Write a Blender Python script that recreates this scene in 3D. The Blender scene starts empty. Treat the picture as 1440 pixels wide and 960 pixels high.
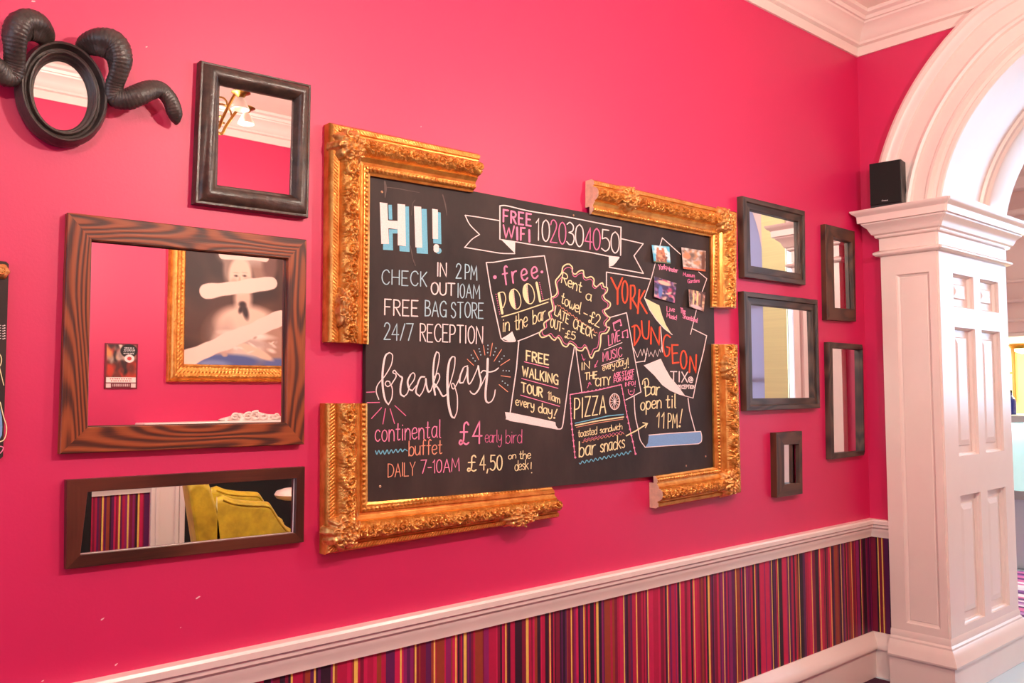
import bpy, bmesh, math, random
import numpy as np
from mathutils import Vector, Matrix, noise as mnoise

PI = math.pi
SC = bpy.context.scene
COL = SC.collection

# ------------------------------------------------------------------ camera
CAM = np.array([0.0, -2.4, 1.603])
FPX = 1207.0
YAW, PITCH, ROLL = math.radians(40.967), math.radians(3.322), math.radians(-0.2454)
_f = np.array([math.sin(YAW) * math.cos(PITCH), math.cos(YAW) * math.cos(PITCH), math.sin(PITCH)])
_r = np.array([math.cos(YAW), -math.sin(YAW), 0.0])
_u = np.cross(_r, _f)
_r2 = _r * math.cos(ROLL) + _u * math.sin(ROLL)
_u2 = -_r * math.sin(ROLL) + _u * math.cos(ROLL)
cd = bpy.data.cameras.new('camera')
cd.sensor_width = 36.0
cd.lens = FPX / 1440 * 36
cd.clip_start = 0.05
cam = bpy.data.objects.new('camera', cd)
COL.objects.link(cam)
cam.matrix_world = Matrix(((_r2[0], _u2[0], -_f[0], CAM[0]), (_r2[1], _u2[1], -_f[1], CAM[1]),
                           (_r2[2], _u2[2], -_f[2], CAM[2]), (0, 0, 0, 1)))
SC.camera = cam

# ------------------------------------------------------------------ exposure, world, lights
SC.view_settings.view_transform = 'Standard'
SC.view_settings.look = 'None'
SC.view_settings.gamma = 1
SC.view_settings.use_curve_mapping = False
SC.view_settings.exposure = 0.36

wd = bpy.data.worlds.new('world')
SC.world = wd
wd.use_nodes = True
wd.node_tree.nodes['Background'].inputs[0].default_value = (0.66, 0.82, 1.0, 1)
wd.node_tree.nodes['Background'].inputs[1].default_value = 3.6

def light(name, kind, loc, energy, color, size=0.1, size_y=None, aim=None):
    l = bpy.data.lights.new(name, kind)
    l.energy = energy
    l.color = color
    if kind == 'AREA':
        l.size = size
        if size_y:
            l.shape = 'RECTANGLE'
            l.size_y = size_y
    else:
        l.shadow_soft_size = size
    o = bpy.data.objects.new(name, l)
    COL.objects.link(o)
    o.location = loc
    if aim is not None:
        o.rotation_euler = (Vector(aim) - Vector(loc)).to_track_quat('-Z', 'Y').to_euler()
    return o

X1 = 4.782           # the arch wall
YO = -3.888          # the opposite wall
XB = -2.6            # the wall behind the camera
ZC = 3.554           # underside of the cornice
ZT = 3.76            # ceiling
XW = 5.70            # far face of the arch wall
XH = 8.97            # end wall of the hall
ZH = 4.6             # ceiling of the hall

# daylight: the sky through the windows of the room and of the hall (portals only guide the sampling)
def portal(loc, sx, sy, aim):
    o = light('window_portal', 'AREA', loc, 1, (1, 1, 1), sx, sy, aim)
    o.data.cycles.is_portal = True
portal((XB - 0.1, -1.05, 2.05), 1.1, 2.2, (5, -1.05, 2.05))
portal((XB - 0.1, -2.85, 2.05), 1.1, 2.2, (5, -2.85, 2.05))
HW = (-3.03, -1.35, 1.35, 3.5)                 # tall window in the end wall of the hall (y, y, z, z)
light('hall_window_daylight', 'AREA', (XH + 0.22, (HW[0] + HW[1]) / 2, (HW[2] + HW[3]) / 2), 35, (0.32, 0.70, 1.0), HW[1] - HW[0], HW[3] - HW[2], (0, (HW[0] + HW[1]) / 2, (HW[2] + HW[3]) / 2))
portal((XH + 0.24, -3.95, 2.5), 1.2, 3.4, (0, -3.95, 1.95))
light('hall_fill_light', 'AREA', (7.3, -2.9, ZH - 0.02), 48, (1.0, 0.93, 0.85), 1.2, 1.2, (7.3, -2.9, 0))  # added fill under the ceiling, no fixture; brightens the hall and its blinds
CH_W = 80            # each chandelier lamp
CH_C = (1.0, 0.87, 0.73)

# ------------------------------------------------------------------ pixels of the photograph to points of the place
def ray(px, py):
    return _r2 * ((px - 720) / FPX) + _u2 * (-(py - 480) / FPX) + _f
def onY(px, py, y):
    d = ray(px, py)
    return CAM + d * ((y - CAM[1]) / d[1])
def onX(px, py, x):
    d = ray(px, py)
    return CAM + d * ((x - CAM[0]) / d[0])
def W(px, py, d=0.0):                       # on the picture wall, d in front of it
    p = onY(px, py, -d)
    return (p[0], p[2])
def V(px, py, v):                           # seen in a mirror: the point at real y = -v
    p = onY(px, py, v)
    return np.array([p[0], -v, p[2]])

# ------------------------------------------------------------------ mesh helpers
def thing(name, label, cat, loc=(0, 0, 0), group=None):
    o = bpy.data.objects.new(name, None)
    o.empty_display_size = 0.05
    COL.objects.link(o)
    o.location = loc
    o['label'] = label
    o['category'] = cat
    if group:
        o['group'] = group
    return o
def tag(o, label, cat, group=None):
    o['label'] = label
    o['category'] = cat
    if group:
        o['group'] = group
    return o
def world_loc(o):
    v = Vector(o.location)
    while o.parent:
        o = o.parent
        v += Vector(o.location)
    return v
class MB:
    def __init__(self):
        self.v, self.f, self.mi, self.uv = [], [], [], []
    def add(self, verts, faces, mi=0, uvs=None):
        b = len(self.v)
        self.v += [tuple(map(float, p)) for p in verts]
        for k, f in enumerate(faces):
            self.f.append(tuple(b + i for i in f))
            self.mi.append(mi)
            if uvs is not None:
                self.uv.append([uvs[i] for i in f])
            else:
                self.uv.append([(0, 0)] * len(f))
        return self
    def box(self, a, b, mi=0):
        x0, y0, z0 = a
        x1, y1, z1 = b
        v = [(x0, y0, z0), (x1, y0, z0), (x1, y1, z0), (x0, y1, z0), (x0, y0, z1), (x1, y0, z1), (x1, y1, z1), (x0, y1, z1)]
        return self.add(v, [(0, 3, 2, 1), (4, 5, 6, 7), (0, 1, 5, 4), (1, 2, 6, 5), (2, 3, 7, 6), (3, 0, 4, 7)], mi)
    def grid(self, P, mi=0, uv=None, close_u=False, close_v=False):
        P = np.asarray(P, float)
        n, m = P.shape[:2]
        vs = P.reshape(-1, 3)
        fs = []
        for i in range(n if close_u else n - 1):
            for j in range(m if close_v else m - 1):
                i2, j2 = (i + 1) % n, (j + 1) % m
                fs.append((i * m + j, i2 * m + j, i2 * m + j2, i * m + j2))
        self.add(vs, fs, mi, None if uv is None else [tuple(q) for q in np.asarray(uv).reshape(-1, 2)])
        return self
    def tube(self, pts, rad, seg=10, mi=0, cap=True):
        pts = [Vector(p) for p in pts]
        n = len(pts)
        if not hasattr(rad, '__len__'):
            rad = [rad] * n
        rows = []
        nrm = None
        for i, p in enumerate(pts):
            t = (pts[min(i + 1, n - 1)] - pts[max(i - 1, 0)]).normalized()
            if nrm is None:
                nrm = t.orthogonal().normalized()
            nrm = (nrm - t * nrm.dot(t)).normalized()
            b = t.cross(nrm)
            rows.append([p + (nrm * math.cos(2 * PI * k / seg) + b * math.sin(2 * PI * k / seg)) * rad[i] for k in range(seg)])
        self.grid(rows, mi, close_v=True)
        if cap:
            b = len(self.v)
            self.add(rows[0], [tuple(range(seg))[::-1]], mi)
            self.add(rows[-1], [tuple(range(seg))], mi)
        return self
    def lathe(self, c, prof, seg=24, mi=0):       # prof (radius, z)
        rows = [[(c[0] + r * math.cos(2 * PI * k / seg), c[1] + r * math.sin(2 * PI * k / seg), c[2] + z) for k in range(seg)] for r, z in prof]
        return self.grid(rows, mi, close_v=True)
    def prism(self, poly, y0, y1, mi=0):           # polygon (x, z) from y0 to y1
        n = len(poly)
        v = [(x, y0, z) for x, z in poly] + [(x, y1, z) for x, z in poly]
        f = [tuple(range(n)), tuple(range(2 * n - 1, n - 1, -1))] + [(i, i + n, (i + 1) % n + n, (i + 1) % n) for i in range(n)]
        return self.add(v, f, mi)
    def obj(self, name, mats, parent=None, smooth=None, fix=True, bevel=0, subsurf=0):
        me = bpy.data.meshes.new(name)
        off = world_loc(parent) if parent else Vector((0, 0, 0))
        me.from_pydata([(p[0] - off.x, p[1] - off.y, p[2] - off.z) for p in self.v], [], self.f)
        for m in (mats if isinstance(mats, (list, tuple)) else [mats]):
            me.materials.append(m)
        me.polygons.foreach_set('material_index', self.mi)
        ul = me.uv_layers.new(name='UVMap')
        flat = [c for f in self.uv for q in f for c in q]
        ul.data.foreach_set('uv', flat)
        if fix:
            bm = bmesh.new()
            bm.from_mesh(me)
            bmesh.ops.remove_doubles(bm, verts=bm.verts, dist=1e-6)
            bmesh.ops.recalc_face_normals(bm, faces=bm.faces)
            bm.to_mesh(me)
            bm.free()
        if smooth:
            me.shade_smooth()
            if smooth < 179:
                me.set_sharp_from_angle(angle=math.radians(smooth))
        me.update()
        o = bpy.data.objects.new(name, me)
        COL.objects.link(o)
        if parent:
            o.parent = parent
        if bevel:
            md = o.modifiers.new('bevel', 'BEVEL')
            md.width = bevel
            md.segments = 2
            md.limit_method = 'ANGLE'
        if subsurf:
            md = o.modifiers.new('subsurf', 'SUBSURF')
            md.levels = md.render_levels = subsurf
        return o
def struct(o):
    o['kind'] = 'structure'
    return o
def spline(pts, n=8):                      # Catmull-Rom through points of any dimension
    P = [np.asarray(p, float) for p in pts]
    if len(P) < 3:
        return P
    P = [2 * P[0] - P[1]] + P + [2 * P[-1] - P[-2]]
    out = []
    for i in range(1, len(P) - 2):
        a, b, c, d = P[i - 1:i + 3]
        for k in range(n):
            t = k / n
            out.append(0.5 * (2 * b + (c - a) * t + (2 * a - 5 * b + 4 * c - d) * t * t + (3 * b - a - 3 * c + d) * t ** 3))
    out.append(P[-2])
    return out

# ------------------------------------------------------------------ materials
def srgb(r, g, b):
    f = lambda c: c / 255 / 12.92 if c / 255 <= 0.04045 else ((c / 255 + 0.055) / 1.055) ** 2.4
    return (f(r), f(g), f(b), 1)
def mat(name, col, rough=0.5, metal=0.0, spec=0.5, var=0.0, vscale=8.0, bump=0.0, bscale=60.0, coat=0.0, sheen=0.0, emit=None, stretch=(1, 1, 1), col2=None, coords='Object'):
    m = bpy.data.materials.new(name)
    m.use_nodes = True
    nt = m.node_tree
    N, L = nt.nodes, nt.links
    b = N['Principled BSDF']
    b.inputs['Base Color'].default_value = col
    b.inputs['Roughness'].default_value = rough
    b.inputs['Metallic'].default_value = metal
    b.inputs['Specular IOR Level'].default_value = spec
    if coat:
        b.inputs['Coat Weight'].default_value = coat
        b.inputs['Coat Roughness'].default_value = 0.15
    if sheen:
        b.inputs['Sheen Weight'].default_value = sheen
        b.inputs['Sheen Roughness'].default_value = 0.35
        b.inputs['Sheen Tint'].default_value = (1, 0.9, 0.5, 1)
    if emit:
        b.inputs['Emission Color'].default_value = emit[0]
        b.inputs['Emission Strength'].default_value = emit[1]
    if var or col2 or bump:
        tc = N.new('ShaderNodeTexCoord')
        mp = N.new('ShaderNodeMapping')
        mp.inputs['Scale'].default_value = stretch
        L.new(tc.outputs[coords], mp.inputs[0])
    if var or col2:
        nz = N.new('ShaderNodeTexNoise')
        nz.inputs['Scale'].default_value = vscale
        nz.inputs['Detail'].default_value = 5
        nz.inputs['Roughness'].default_value = 0.6
        L.new(mp.outputs[0], nz.inputs[0])
        rp = N.new('ShaderNodeValToRGB')
        c2 = col2 or tuple(c * (1 - var) for c in col[:3]) + (1,)
        c1 = col if col2 else tuple(min(1, c * (1 + var)) for c in col[:3]) + (1,)
        rp.color_ramp.elements[0].position = 0.32
        rp.color_ramp.elements[1].position = 0.68
        rp.color_ramp.elements[0].color = c2
        rp.color_ramp.elements[1].color = c1
        L.new(nz.outputs[0], rp.inputs[0])
        L.new(rp.outputs[0], b.inputs['Base Color'])
    if bump:
        nb = N.new('ShaderNodeTexNoise')
        nb.inputs['Scale'].default_value = bscale
        nb.inputs['Detail'].default_value = 4
        L.new(mp.outputs[0], nb.inputs[0])
        bp = N.new('ShaderNodeBump')
        bp.inputs['Strength'].default_value = bump
        bp.inputs['Distance'].default_value = 0.004
        L.new(nb.outputs[0], bp.inputs['Height'])
        L.new(bp.outputs[0], b.inputs['Normal'])
    return m
def wood(name, cols, pos, rough=0.45, ring=9.0, stretch=2.2, bump=0.25, distort=2.5):
    """timber whose grain runs along u of the UV map"""
    m = bpy.data.materials.new(name)
    m.use_nodes = True
    nt = m.node_tree
    N, L = nt.nodes, nt.links
    b = N['Principled BSDF']
    b.inputs['Roughness'].default_value = rough
    uv = N.new('ShaderNodeUVMap')
    mp = N.new('ShaderNodeMapping')
    mp.inputs['Scale'].default_value = (stretch, 7, 1)
    L.new(uv.outputs[0], mp.inputs[0])
    wn = N.new('ShaderNodeTexNoise')           # growth rings: contour lines of a stretched noise
    wn.inputs['Scale'].default_value = 1.0
    wn.inputs['Detail'].default_value = 1.5
    wn.inputs['Roughness'].default_value = 0.4
    L.new(mp.outputs[0], wn.inputs[0])
    m1 = N.new('ShaderNodeMath'); m1.operation = 'MULTIPLY'; m1.inputs[1].default_value = ring
    L.new(wn.outputs[0], m1.inputs[0])
    m2 = N.new('ShaderNodeMath'); m2.operation = 'SINE'
    L.new(m1.outputs[0], m2.inputs[0])
    wv = N.new('ShaderNodeMath'); wv.operation = 'MULTIPLY_ADD'; wv.inputs[1].default_value = 0.5; wv.inputs[2].default_value = 0.5
    L.new(m2.outputs[0], wv.inputs[0])
    mp2 = N.new('ShaderNodeMapping')
    mp2.inputs['Scale'].default_value = (6, 220, 1)
    L.new(uv.outputs[0], mp2.inputs[0])
    nz = N.new('ShaderNodeTexNoise')
    nz.inputs['Scale'].default_value = 1.0
    nz.inputs['Detail'].default_value = 6
    L.new(mp2.outputs[0], nz.inputs[0])
    mx = N.new('ShaderNodeMix')
    mx.inputs[0].default_value = 0.5
    L.new(wv.outputs[0], mx.inputs[2])
    L.new(nz.outputs[0], mx.inputs[3])
    rp = N.new('ShaderNodeValToRGB')
    e = rp.color_ramp.elements
    e[0].color, e[0].position = cols[0], pos[0]
    e[1].color, e[1].position = cols[-1], pos[-1]
    for c, p in list(zip(cols, pos))[1:-1]:
        q = e.new(p)
        q.color = c
    L.new(mx.outputs[0], rp.inputs[0])
    L.new(rp.outputs[0], b.inputs['Base Color'])
    bp = N.new('ShaderNodeBump')
    bp.inputs['Strength'].default_value = bump
    bp.inputs['Distance'].default_value = 0.002
    L.new(mx.outputs[0], bp.inputs['Height'])
    L.new(bp.outputs[0], b.inputs['Normal'])
    return m
def vcol_mat(name, rough=0.5):
    m = bpy.data.materials.new(name)
    m.use_nodes = True
    N, L = m.node_tree.nodes, m.node_tree.links
    a = N.new('ShaderNodeVertexColor')
    a.layer_name = 'paint'
    L.new(a.outputs[0], N['Principled BSDF'].inputs['Base Color'])
    N['Principled BSDF'].inputs['Roughness'].default_value = rough
    return m

M_WALL = mat('crimson_paint', srgb(206, 13, 86), 0.5, spec=0.9, var=0.03, vscale=1.5, bump=0.06, bscale=120)
M_WHITE = mat('cream_gloss_paint', srgb(238, 219, 211), 0.28, spec=0.5, var=0.02, vscale=4, bump=0.03, bscale=25)
M_CEIL = mat('ceiling_paint', srgb(248, 232, 220), 0.6, var=0.02)
M_GOLD = mat('worn_gilding', srgb(232, 170, 84), 0.27, metal=0.6, spec=0.6, col2=srgb(192, 116, 42), vscale=22, bump=0.15, bscale=220)
M_GOLD2 = mat('bright_gilding', srgb(244, 196, 120), 0.27, metal=0.6, spec=0.6, col2=srgb(190, 112, 38), vscale=60, bump=0.2, bscale=260)
M_RAW = mat('raw_plaster', srgb(226, 190, 160), 0.8, var=0.15, vscale=40, bump=0.4, bscale=150)
M_MIRROR = mat('silvered_glass', (0.93, 0.92, 0.91, 1), 0.005, metal=1.0)
M_BOARD = mat('chalkboard_paint', srgb(68, 54, 50), 0.6, spec=0.3, col2=srgb(38, 30, 29), vscale=2.9, bump=0.05, bscale=200, stretch=(1.4, 1, 0.7))
M_BLACKFRAME = mat('blackened_timber', srgb(82, 62, 52), 0.3, col2=srgb(40, 31, 28), vscale=26, bump=0.3, bscale=90, stretch=(1, 1, 1))
M_HORN = mat('matt_black_resin', srgb(72, 62, 57), 0.38, col2=srgb(52, 45, 42), vscale=30, bump=0.25, bscale=140)
M_BROWN = wood('reddish_brown_oak', [srgb(34, 14, 8), srgb(84, 36, 16), srgb(134, 62, 26), srgb(158, 80, 38)], [0.12, 0.34, 0.58, 0.9], ring=150, stretch=1.2)
M_BROWN2 = wood('dark_mahogany', [srgb(46, 22, 16), srgb(76, 37, 26), srgb(96, 50, 35)], [0.15, 0.5, 0.9], rough=0.35, ring=14)
M_GREYWOOD = wood('charred_grey_timber', [srgb(42, 31, 26), srgb(70, 53, 44), srgb(94, 74, 62)], [0.2, 0.55, 0.95], ring=50)
M_NARROW = wood('dark_brown_timber', [srgb(48, 28, 18), srgb(78, 48, 32), srgb(94, 60, 40)], [0.2, 0.55, 0.95], ring=40)
M_SPEAKER = mat('speaker_vinyl', srgb(42, 38, 38), 0.45, var=0.1, vscale=50)
M_CLOTH = mat('speaker_cloth', srgb(20, 18, 19), 0.9, bump=0.4, bscale=900)
M_BLACK = mat('soot_black', srgb(10, 9, 9), 0.7)
M_VELVET = mat('mustard_velvet', srgb(212, 182, 34), 0.55, sheen=0.6, col2=srgb(160, 134, 14), vscale=9, bump=0.2, bscale=60)
M_BRASS = mat('aged_brass', srgb(170, 126, 62), 0.3, metal=1.0)
M_FROST = mat('frosted_glass', srgb(226, 218, 206), 0.5, emit=(srgb(255, 226, 190), .12))
M_PAPER = mat('photo_paper', srgb(236, 230, 226), 0.5)
M_SCREW = mat('screw_brass', srgb(190, 150, 120), 0.35, metal=0.8)
CH = {k: mat('chalk_' + k, c, 0.85, spec=0.2, var=0.1, vscale=260) for k, c in dict(
    white=srgb(246, 226, 222), cyan=srgb(120, 190, 214), paleblue=srgb(176, 206, 216), pink=srgb(250, 146, 182),
    rose=srgb(230, 124, 166), cream=srgb(246, 230, 180), peach=srgb(236, 160, 130), red=srgb(248, 92, 62),
    blue=srgb(126, 166, 212), grey=srgb(104, 90, 86)).items()}
CHK = list(CH)
CHM = [CH[k] for k in CHK]

# ================================================================== the room
def slab(name, a, b, m):
    return struct(MB().box(a, b).obj(name, m))
def panel_plate(mb, P, u0, u1, v0, v1, rects, loops, mi=0):
    """flat plate in (u, v) with recessed panels; P(u, v, depth) gives the point"""
    us = sorted({u0, u1} | {r[0] for r in rects} | {r[1] for r in rects})
    vs = sorted({v0, v1} | {r[2] for r in rects} | {r[3] for r in rects})
    for i in range(len(us) - 1):
        for j in range(len(vs) - 1):
            cu, cv = (us[i] + us[i + 1]) / 2, (vs[j] + vs[j + 1]) / 2
            if any(r[0] < cu < r[1] and r[2] < cv < r[3] for r in rects):
                continue
            mb.add([P(us[i], vs[j], 0), P(us[i + 1], vs[j], 0), P(us[i + 1], vs[j + 1], 0), P(us[i], vs[j + 1], 0)], [(0, 1, 2, 3)], mi)
    for a, b, c, d in rects:
        prev = None
        for ins, dep in loops:
            q = [P(a + ins, c + ins, dep), P(b - ins, c + ins, dep), P(b - ins, d - ins, dep), P(a + ins, d - ins, dep)]
            if prev:
                mb.add(prev + q, [(k, (k + 1) % 4, (k + 1) % 4 + 4, k + 4) for k in range(4)], mi)
            prev = q
        mb.add(prev, [(0, 1, 2, 3)], mi)
def sweep(mb, path, prof, mi=0, caps=True):
    """path(p) -> list of plan points for projection p; prof = (p, z) list"""
    rows = [[(x, y, z) for x, y in path(p)] for p, z in prof]
    mb.grid(rows, mi)
    if caps:
        for k in (0, -1):
            mb.add([r[k] for r in rows], [tuple(range(len(rows)))], mi)

YJ = -0.443                                   # jamb of the arch
XF = X1 - 0.05                                # front of its pilaster
YL = -0.13
AC = (-1.427, 2.489)                          # arch centre (y, z)
RI = 0.984
ZCAP = onX(1213, 301, X1 - 0.05)[2] - 0.01
floor = slab('floor', (XB - 0.15, YO - 0.15, -0.1), (X1 - .05, 0.15, 0), mat('plum_carpet', srgb(70, 22, 50), 0.95, var=0.3, vscale=30, bump=0.5, bscale=300))
ceiling = slab('ceiling', (XB - 0.15, YO - 0.15, ZT), (XW, 0.15, ZT + 0.1), M_CEIL)
wall_left = slab('wall_left', (XB - 0.15, 0, 0), (XW, 0.15, ZT), M_WALL)
wall_opposite = slab('wall_opposite', (XB - 0.15, YO - 0.15, 0), (XW, YO, ZT), M_WALL)

# wall behind the camera with two unseen tall windows added for ambient fill light
fill_wins = [(-1.6, -0.5), (-3.4, -2.3)]
mb = MB()
def PB(u, v, d): return (XB, u, v)
panel_plate(mb, lambda u, v, d: (XB - d, u, v), YO, 0, 0, ZT, [(a, b, 0.95, 3.15) for a, b in fill_wins], [(0, 0), (0, 0.15)])
mb.f = mb.f[:]
# open the panes: drop the closing faces
keep = [k for k, f in enumerate(mb.f) if not all(abs(mb.v[i][0] - (XB - 0.15)) < 1e-6 for i in f)]
mb.f = [mb.f[k] for k in keep]; mb.mi = [mb.mi[k] for k in keep]; mb.uv = [mb.uv[k] for k in keep]
struct(mb.obj('wall_back', M_WALL))
for k, (a, b) in enumerate(fill_wins):
    fr = MB()
    for y in (a, b - 0.05): fr.box((XB - 0.12, y, 0.95), (XB - 0.04, y + 0.05, 3.15))
    for z in (0.95, 2.03, 3.10): fr.box((XB - 0.12, a + 0.05, z), (XB - 0.04, b - 0.05, z + 0.05))
    struct(fr.obj('window_%d' % (k + 1), M_WHITE))

# striped wallpaper of the dado
SW = [srgb(178, 16, 66), srgb(92, 22, 80), srgb(46, 16, 38), srgb(150, 60, 36), srgb(238, 196, 92), srgb(126, 14, 50), srgb(200, 24, 80), srgb(140, 26, 96)]
SWM = [mat('wallpaper_%s' % n, c, 0.55, var=0.05, vscale=40) for n, c in zip(('crimson', 'purple', 'aubergine', 'rust', 'gold', 'maroon', 'pink', 'violet'), SW)]
def stripes(mb, u0, u1, P, z0, z1, yellow=(), seed=1):
    rnd = random.Random(seed)
    marks = sorted(yellow)
    u = u0
    seq = []
    last = -1
    while u < u1:
        w = rnd.choice([.006, .008, .010, .013, .017, .022, .034])
        c = rnd.choices([0, 1, 2, 3, 5, 6, 7], [5, 4, 3, 2, 4, 3, 2])[0]
        if c == last: continue
        last = c
        seq.append((u, min(u + w, u1), c))
        u += w
    out = []
    for a, b, c in seq:
        out.append((a, b, c))
    for y, w in marks:
        nw = []
        for a, b, c in out:
            if b <= y - w / 2 or a >= y + w / 2: nw.append((a, b, c)); continue
            if a < y - w / 2: nw.append((a, y - w / 2, c))
            if b > y + w / 2: nw.append((y + w / 2, b, c))
        nw.append((y - w / 2, y + w / 2, 4))
        out = nw
    for a, b, c in out:
        mb.add([P(a, z0), P(b, z0), P(b, z1), P(a, z1)], [(0, 1, 2, 3)], c)
ZRB, ZRT = 0.772, 0.874                        # chair rail
ZS = 0.22                                     # top of the skirting
yl = []
for cx in (72, 117, 170, 277, 312, 357, 408, 430, 527, 578, 632, 683, 713, 745, 808, 838, 865, 912, 942, 975, 1010, 1045, 1075, 1097, 1120, 1160, 1175, 1200, 1225, 1255, 1275, 1300, 1325, 1350, 1372):
    px = 400 + cx / 1.694
    py = 700 + (420 - cx * 0.2366) / 1.694 + 20
    yl.append((W(px, py)[0], 0.013 if cx in (430, 578, 745, 1010, 170) else 0.0065))
rnd = random.Random(4)
u = yl[0][0]
while u > XB:
    u -= rnd.uniform(0.05, 0.16)
    yl.append((u, rnd.choice([0.0065, 0.0065, 0.012])))
mb = MB()
stripes(mb, XB, X1, lambda a, z: (a, -0.001, z), ZS - 0.04, ZRB + 0.02, yl, 3)
seq = [(0, .03, 5), (.03, .04, 2), (.04, .046, 4), (.046, .063, 5), (.063, .070, 4), (.070, .078, 5), (.078, .102, 1), (.102, .13, 2)]
for a, b, c in seq:
    mb.add([(X1 - .001, -a, ZS - .04), (X1 - .001, -b, ZS - .04), (X1 - .001, -b, ZRB + .02), (X1 - .001, -a, ZRB + .02)], [(0, 1, 2, 3)], c)
mb.obj('striped_wallpaper', SWM, wall_left, fix=False)
# small chips in the paint, down to the plaster
CHIP = mat('bare_plaster', srgb(246, 200, 200), 0.8)
for px, py, s in ((278, 840, .008), (144, 870, .006), (163, 934, .006), (206, 66, .004), (254, 882, .003), (46, 2, .006), (60, 957, .004), (592, 178, .003)):
    x, z = W(px, py)
    rr = random.Random(px)
    n = 9
    pts = [(x + s * rr.uniform(.5, 1.1) * math.cos(2 * PI * k / n), -0.0006, z + 0.45 * s * rr.uniform(.4, 1.1) * math.sin(2 * PI * k / n) + .3 * s * math.cos(2 * PI * k / n)) for k in range(n)]
    MB().add(pts, [tuple(range(n))]).obj('paint_chip', CHIP, wall_left)

# cornice round the room
HC = ZT - ZC
CP = [(0, 0), (.012, 0), (.012, .052), (.034, .058), (.036, .072), (.042, .078), (.052, .105), (.078, .135), (.098, .148), (.102, .158), (.112, .160), (.120, .178), (.140, .188), (.144, HC)]
mb = MB()
rows = [[(XB + a, -a, ZC + h), (X1 - a, -a, ZC + h), (X1 - a, YO + a, ZC + h), (XB + a, YO + a, ZC + h)] for a, h in CP]
mb.grid(rows, close_v=True)
struct(mb.obj('trim_1', M_WHITE, smooth=25))
# chair rails
RP = [(0, ZRT), (.03, ZRT), (.034, ZRT - .008), (.033, ZRT - .026), (.026, ZRT - .032), (.026, ZRT - .044), (.018, ZRT - .054), (.017, ZRT - .07), (.011, ZRT - .084), (.01, ZRB), (0, ZRB)]
RP = [(p * 1.25, z) for p, z in RP]
mb = MB()
sweep(mb, lambda p: [(XB, -p), (X1 - p, -p), (X1 - p, YL + .002)], RP)
struct(mb.obj('trim_2', M_WHITE, smooth=30))
# skirting
SP = [(0, ZS + .022), (.008, ZS + .022), (.014, ZS + .012), (.030, ZS - .012), (.040, ZS - .030), (.046, ZS - .052), (.044, ZS - .062), (.030, ZS - .066), (.028, 0)]
mb = MB()
sweep(mb, lambda p: [(XB, -p), (X1 - p, -p), (X1 - p, YL + .002)], SP)
struct(mb.obj('baseboard_left', M_WHITE, smooth=30))

# ------------------------------------------------------------------ arch wall
def arc(r, n=96):
    return [(AC[0] + r * math.cos(t), AC[1] + r * math.sin(t)) for t in np.linspace(PI, 0, n + 1)]
Y2 = 2 * AC[0] - YJ                            # far jamb
RW = RI + 0.10                                # wall face is cut behind the archivolt
mb = MB()
for xx in (X1, XW):
    a = arc(RW)
    for (y0, z0), (y1, z1) in zip(a[:-1], a[1:]):
        mb.add([(xx, y0, z0), (xx, y1, z1), (xx, y1, ZT), (xx, y0, ZT)], [(0, 1, 2, 3)])
    ya, yb = AC[0] - RW, AC[0] + RW
    mb.add([(xx, 0, 0), (xx, yb, 0), (xx, yb, ZT), (xx, 0, ZT)], [(0, 1, 2, 3)])
    mb.add([(xx, YO, 0), (xx, ya, 0), (xx, ya, ZT), (xx, YO, ZT)], [(0, 1, 2, 3)])
wall_right = struct(mb.obj('wall_right', M_WALL))
# archivolt
def rout(t):
    e = max(0.0, math.sin(t) - 0.80) / 0.2
    return 1.0 - 0.075 * e * e * (3 - 2 * e)
AP = [(1.353, -.004), (1.353, .050), (1.338, .058), (1.322, .056), (1.316, .046), (1.302, .038), (1.286, .036), (1.268, .030), (1.262, .018), (1.176, .018), (1.170, .030), (1.156, .036),
      (1.142, .030), (1.136, .014), (1.072, .014), (1.066, .024), (1.052, .026), (1.044, .012), (1.038, -.002), (1.020, -.004), (1.012, .002), (.992, .002), (RI, -.004)]
ts = np.linspace(-0.001, PI + 0.001, 145)
rows = []
for r, p in AP:
    row = []
    for t in ts:
        k = (r - RI) / (1.353 - RI)
        rr = RI + (1.353 * rout(t) - RI) * k
        row.append((X1 - p, AC[0] - rr * math.cos(t), max(AC[1] + rr * math.sin(t), ZCAP)))
    rows.append(row)
mb = MB(); mb.grid(rows)
archway = struct(mb.obj('trim_3', M_WHITE, smooth=28))
# soffit with sunk panels
XS = [(0, 0), (.165, 0), (.180, .016), (.188, .042), (.600, .042), (.608, .026), (.628, .022), (.640, .006), (.660, 0), (XW - X1 + .004, 0)]
mb = MB()
pan = [(0.20, 0.95), (1.12, 2.02), (2.19, PI - 0.20)]
for (t0, t1, on) in [(-.001, .20, 0), (.20, .95, 1), (.95, 1.12, 0), (1.12, 2.02, 1), (2.02, 2.19, 0), (2.19, PI - .2, 1), (PI - .2, PI + .001, 0)]:
    n = max(2, int((t1 - t0) / 0.045))
    P = [[(X1 - .002 + x, AC[0] + (RI + (d if on else 0)) * math.cos(t), AC[1] + (RI + (d if on else 0)) * math.sin(t)) for x, d in XS] for t in np.linspace(t0, t1, n)]
    mb.grid(P)
    if on:
        for k in (0, -1):
            t = (t0, t1)[k]
            q = [(X1 - .002 + x, AC[0] + RI * math.cos(t), AC[1] + RI * math.sin(t)) for x, d in XS]
            mb.grid([P[k], q])
struct(mb.obj('soffit', M_WHITE, archway, smooth=25))

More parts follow.
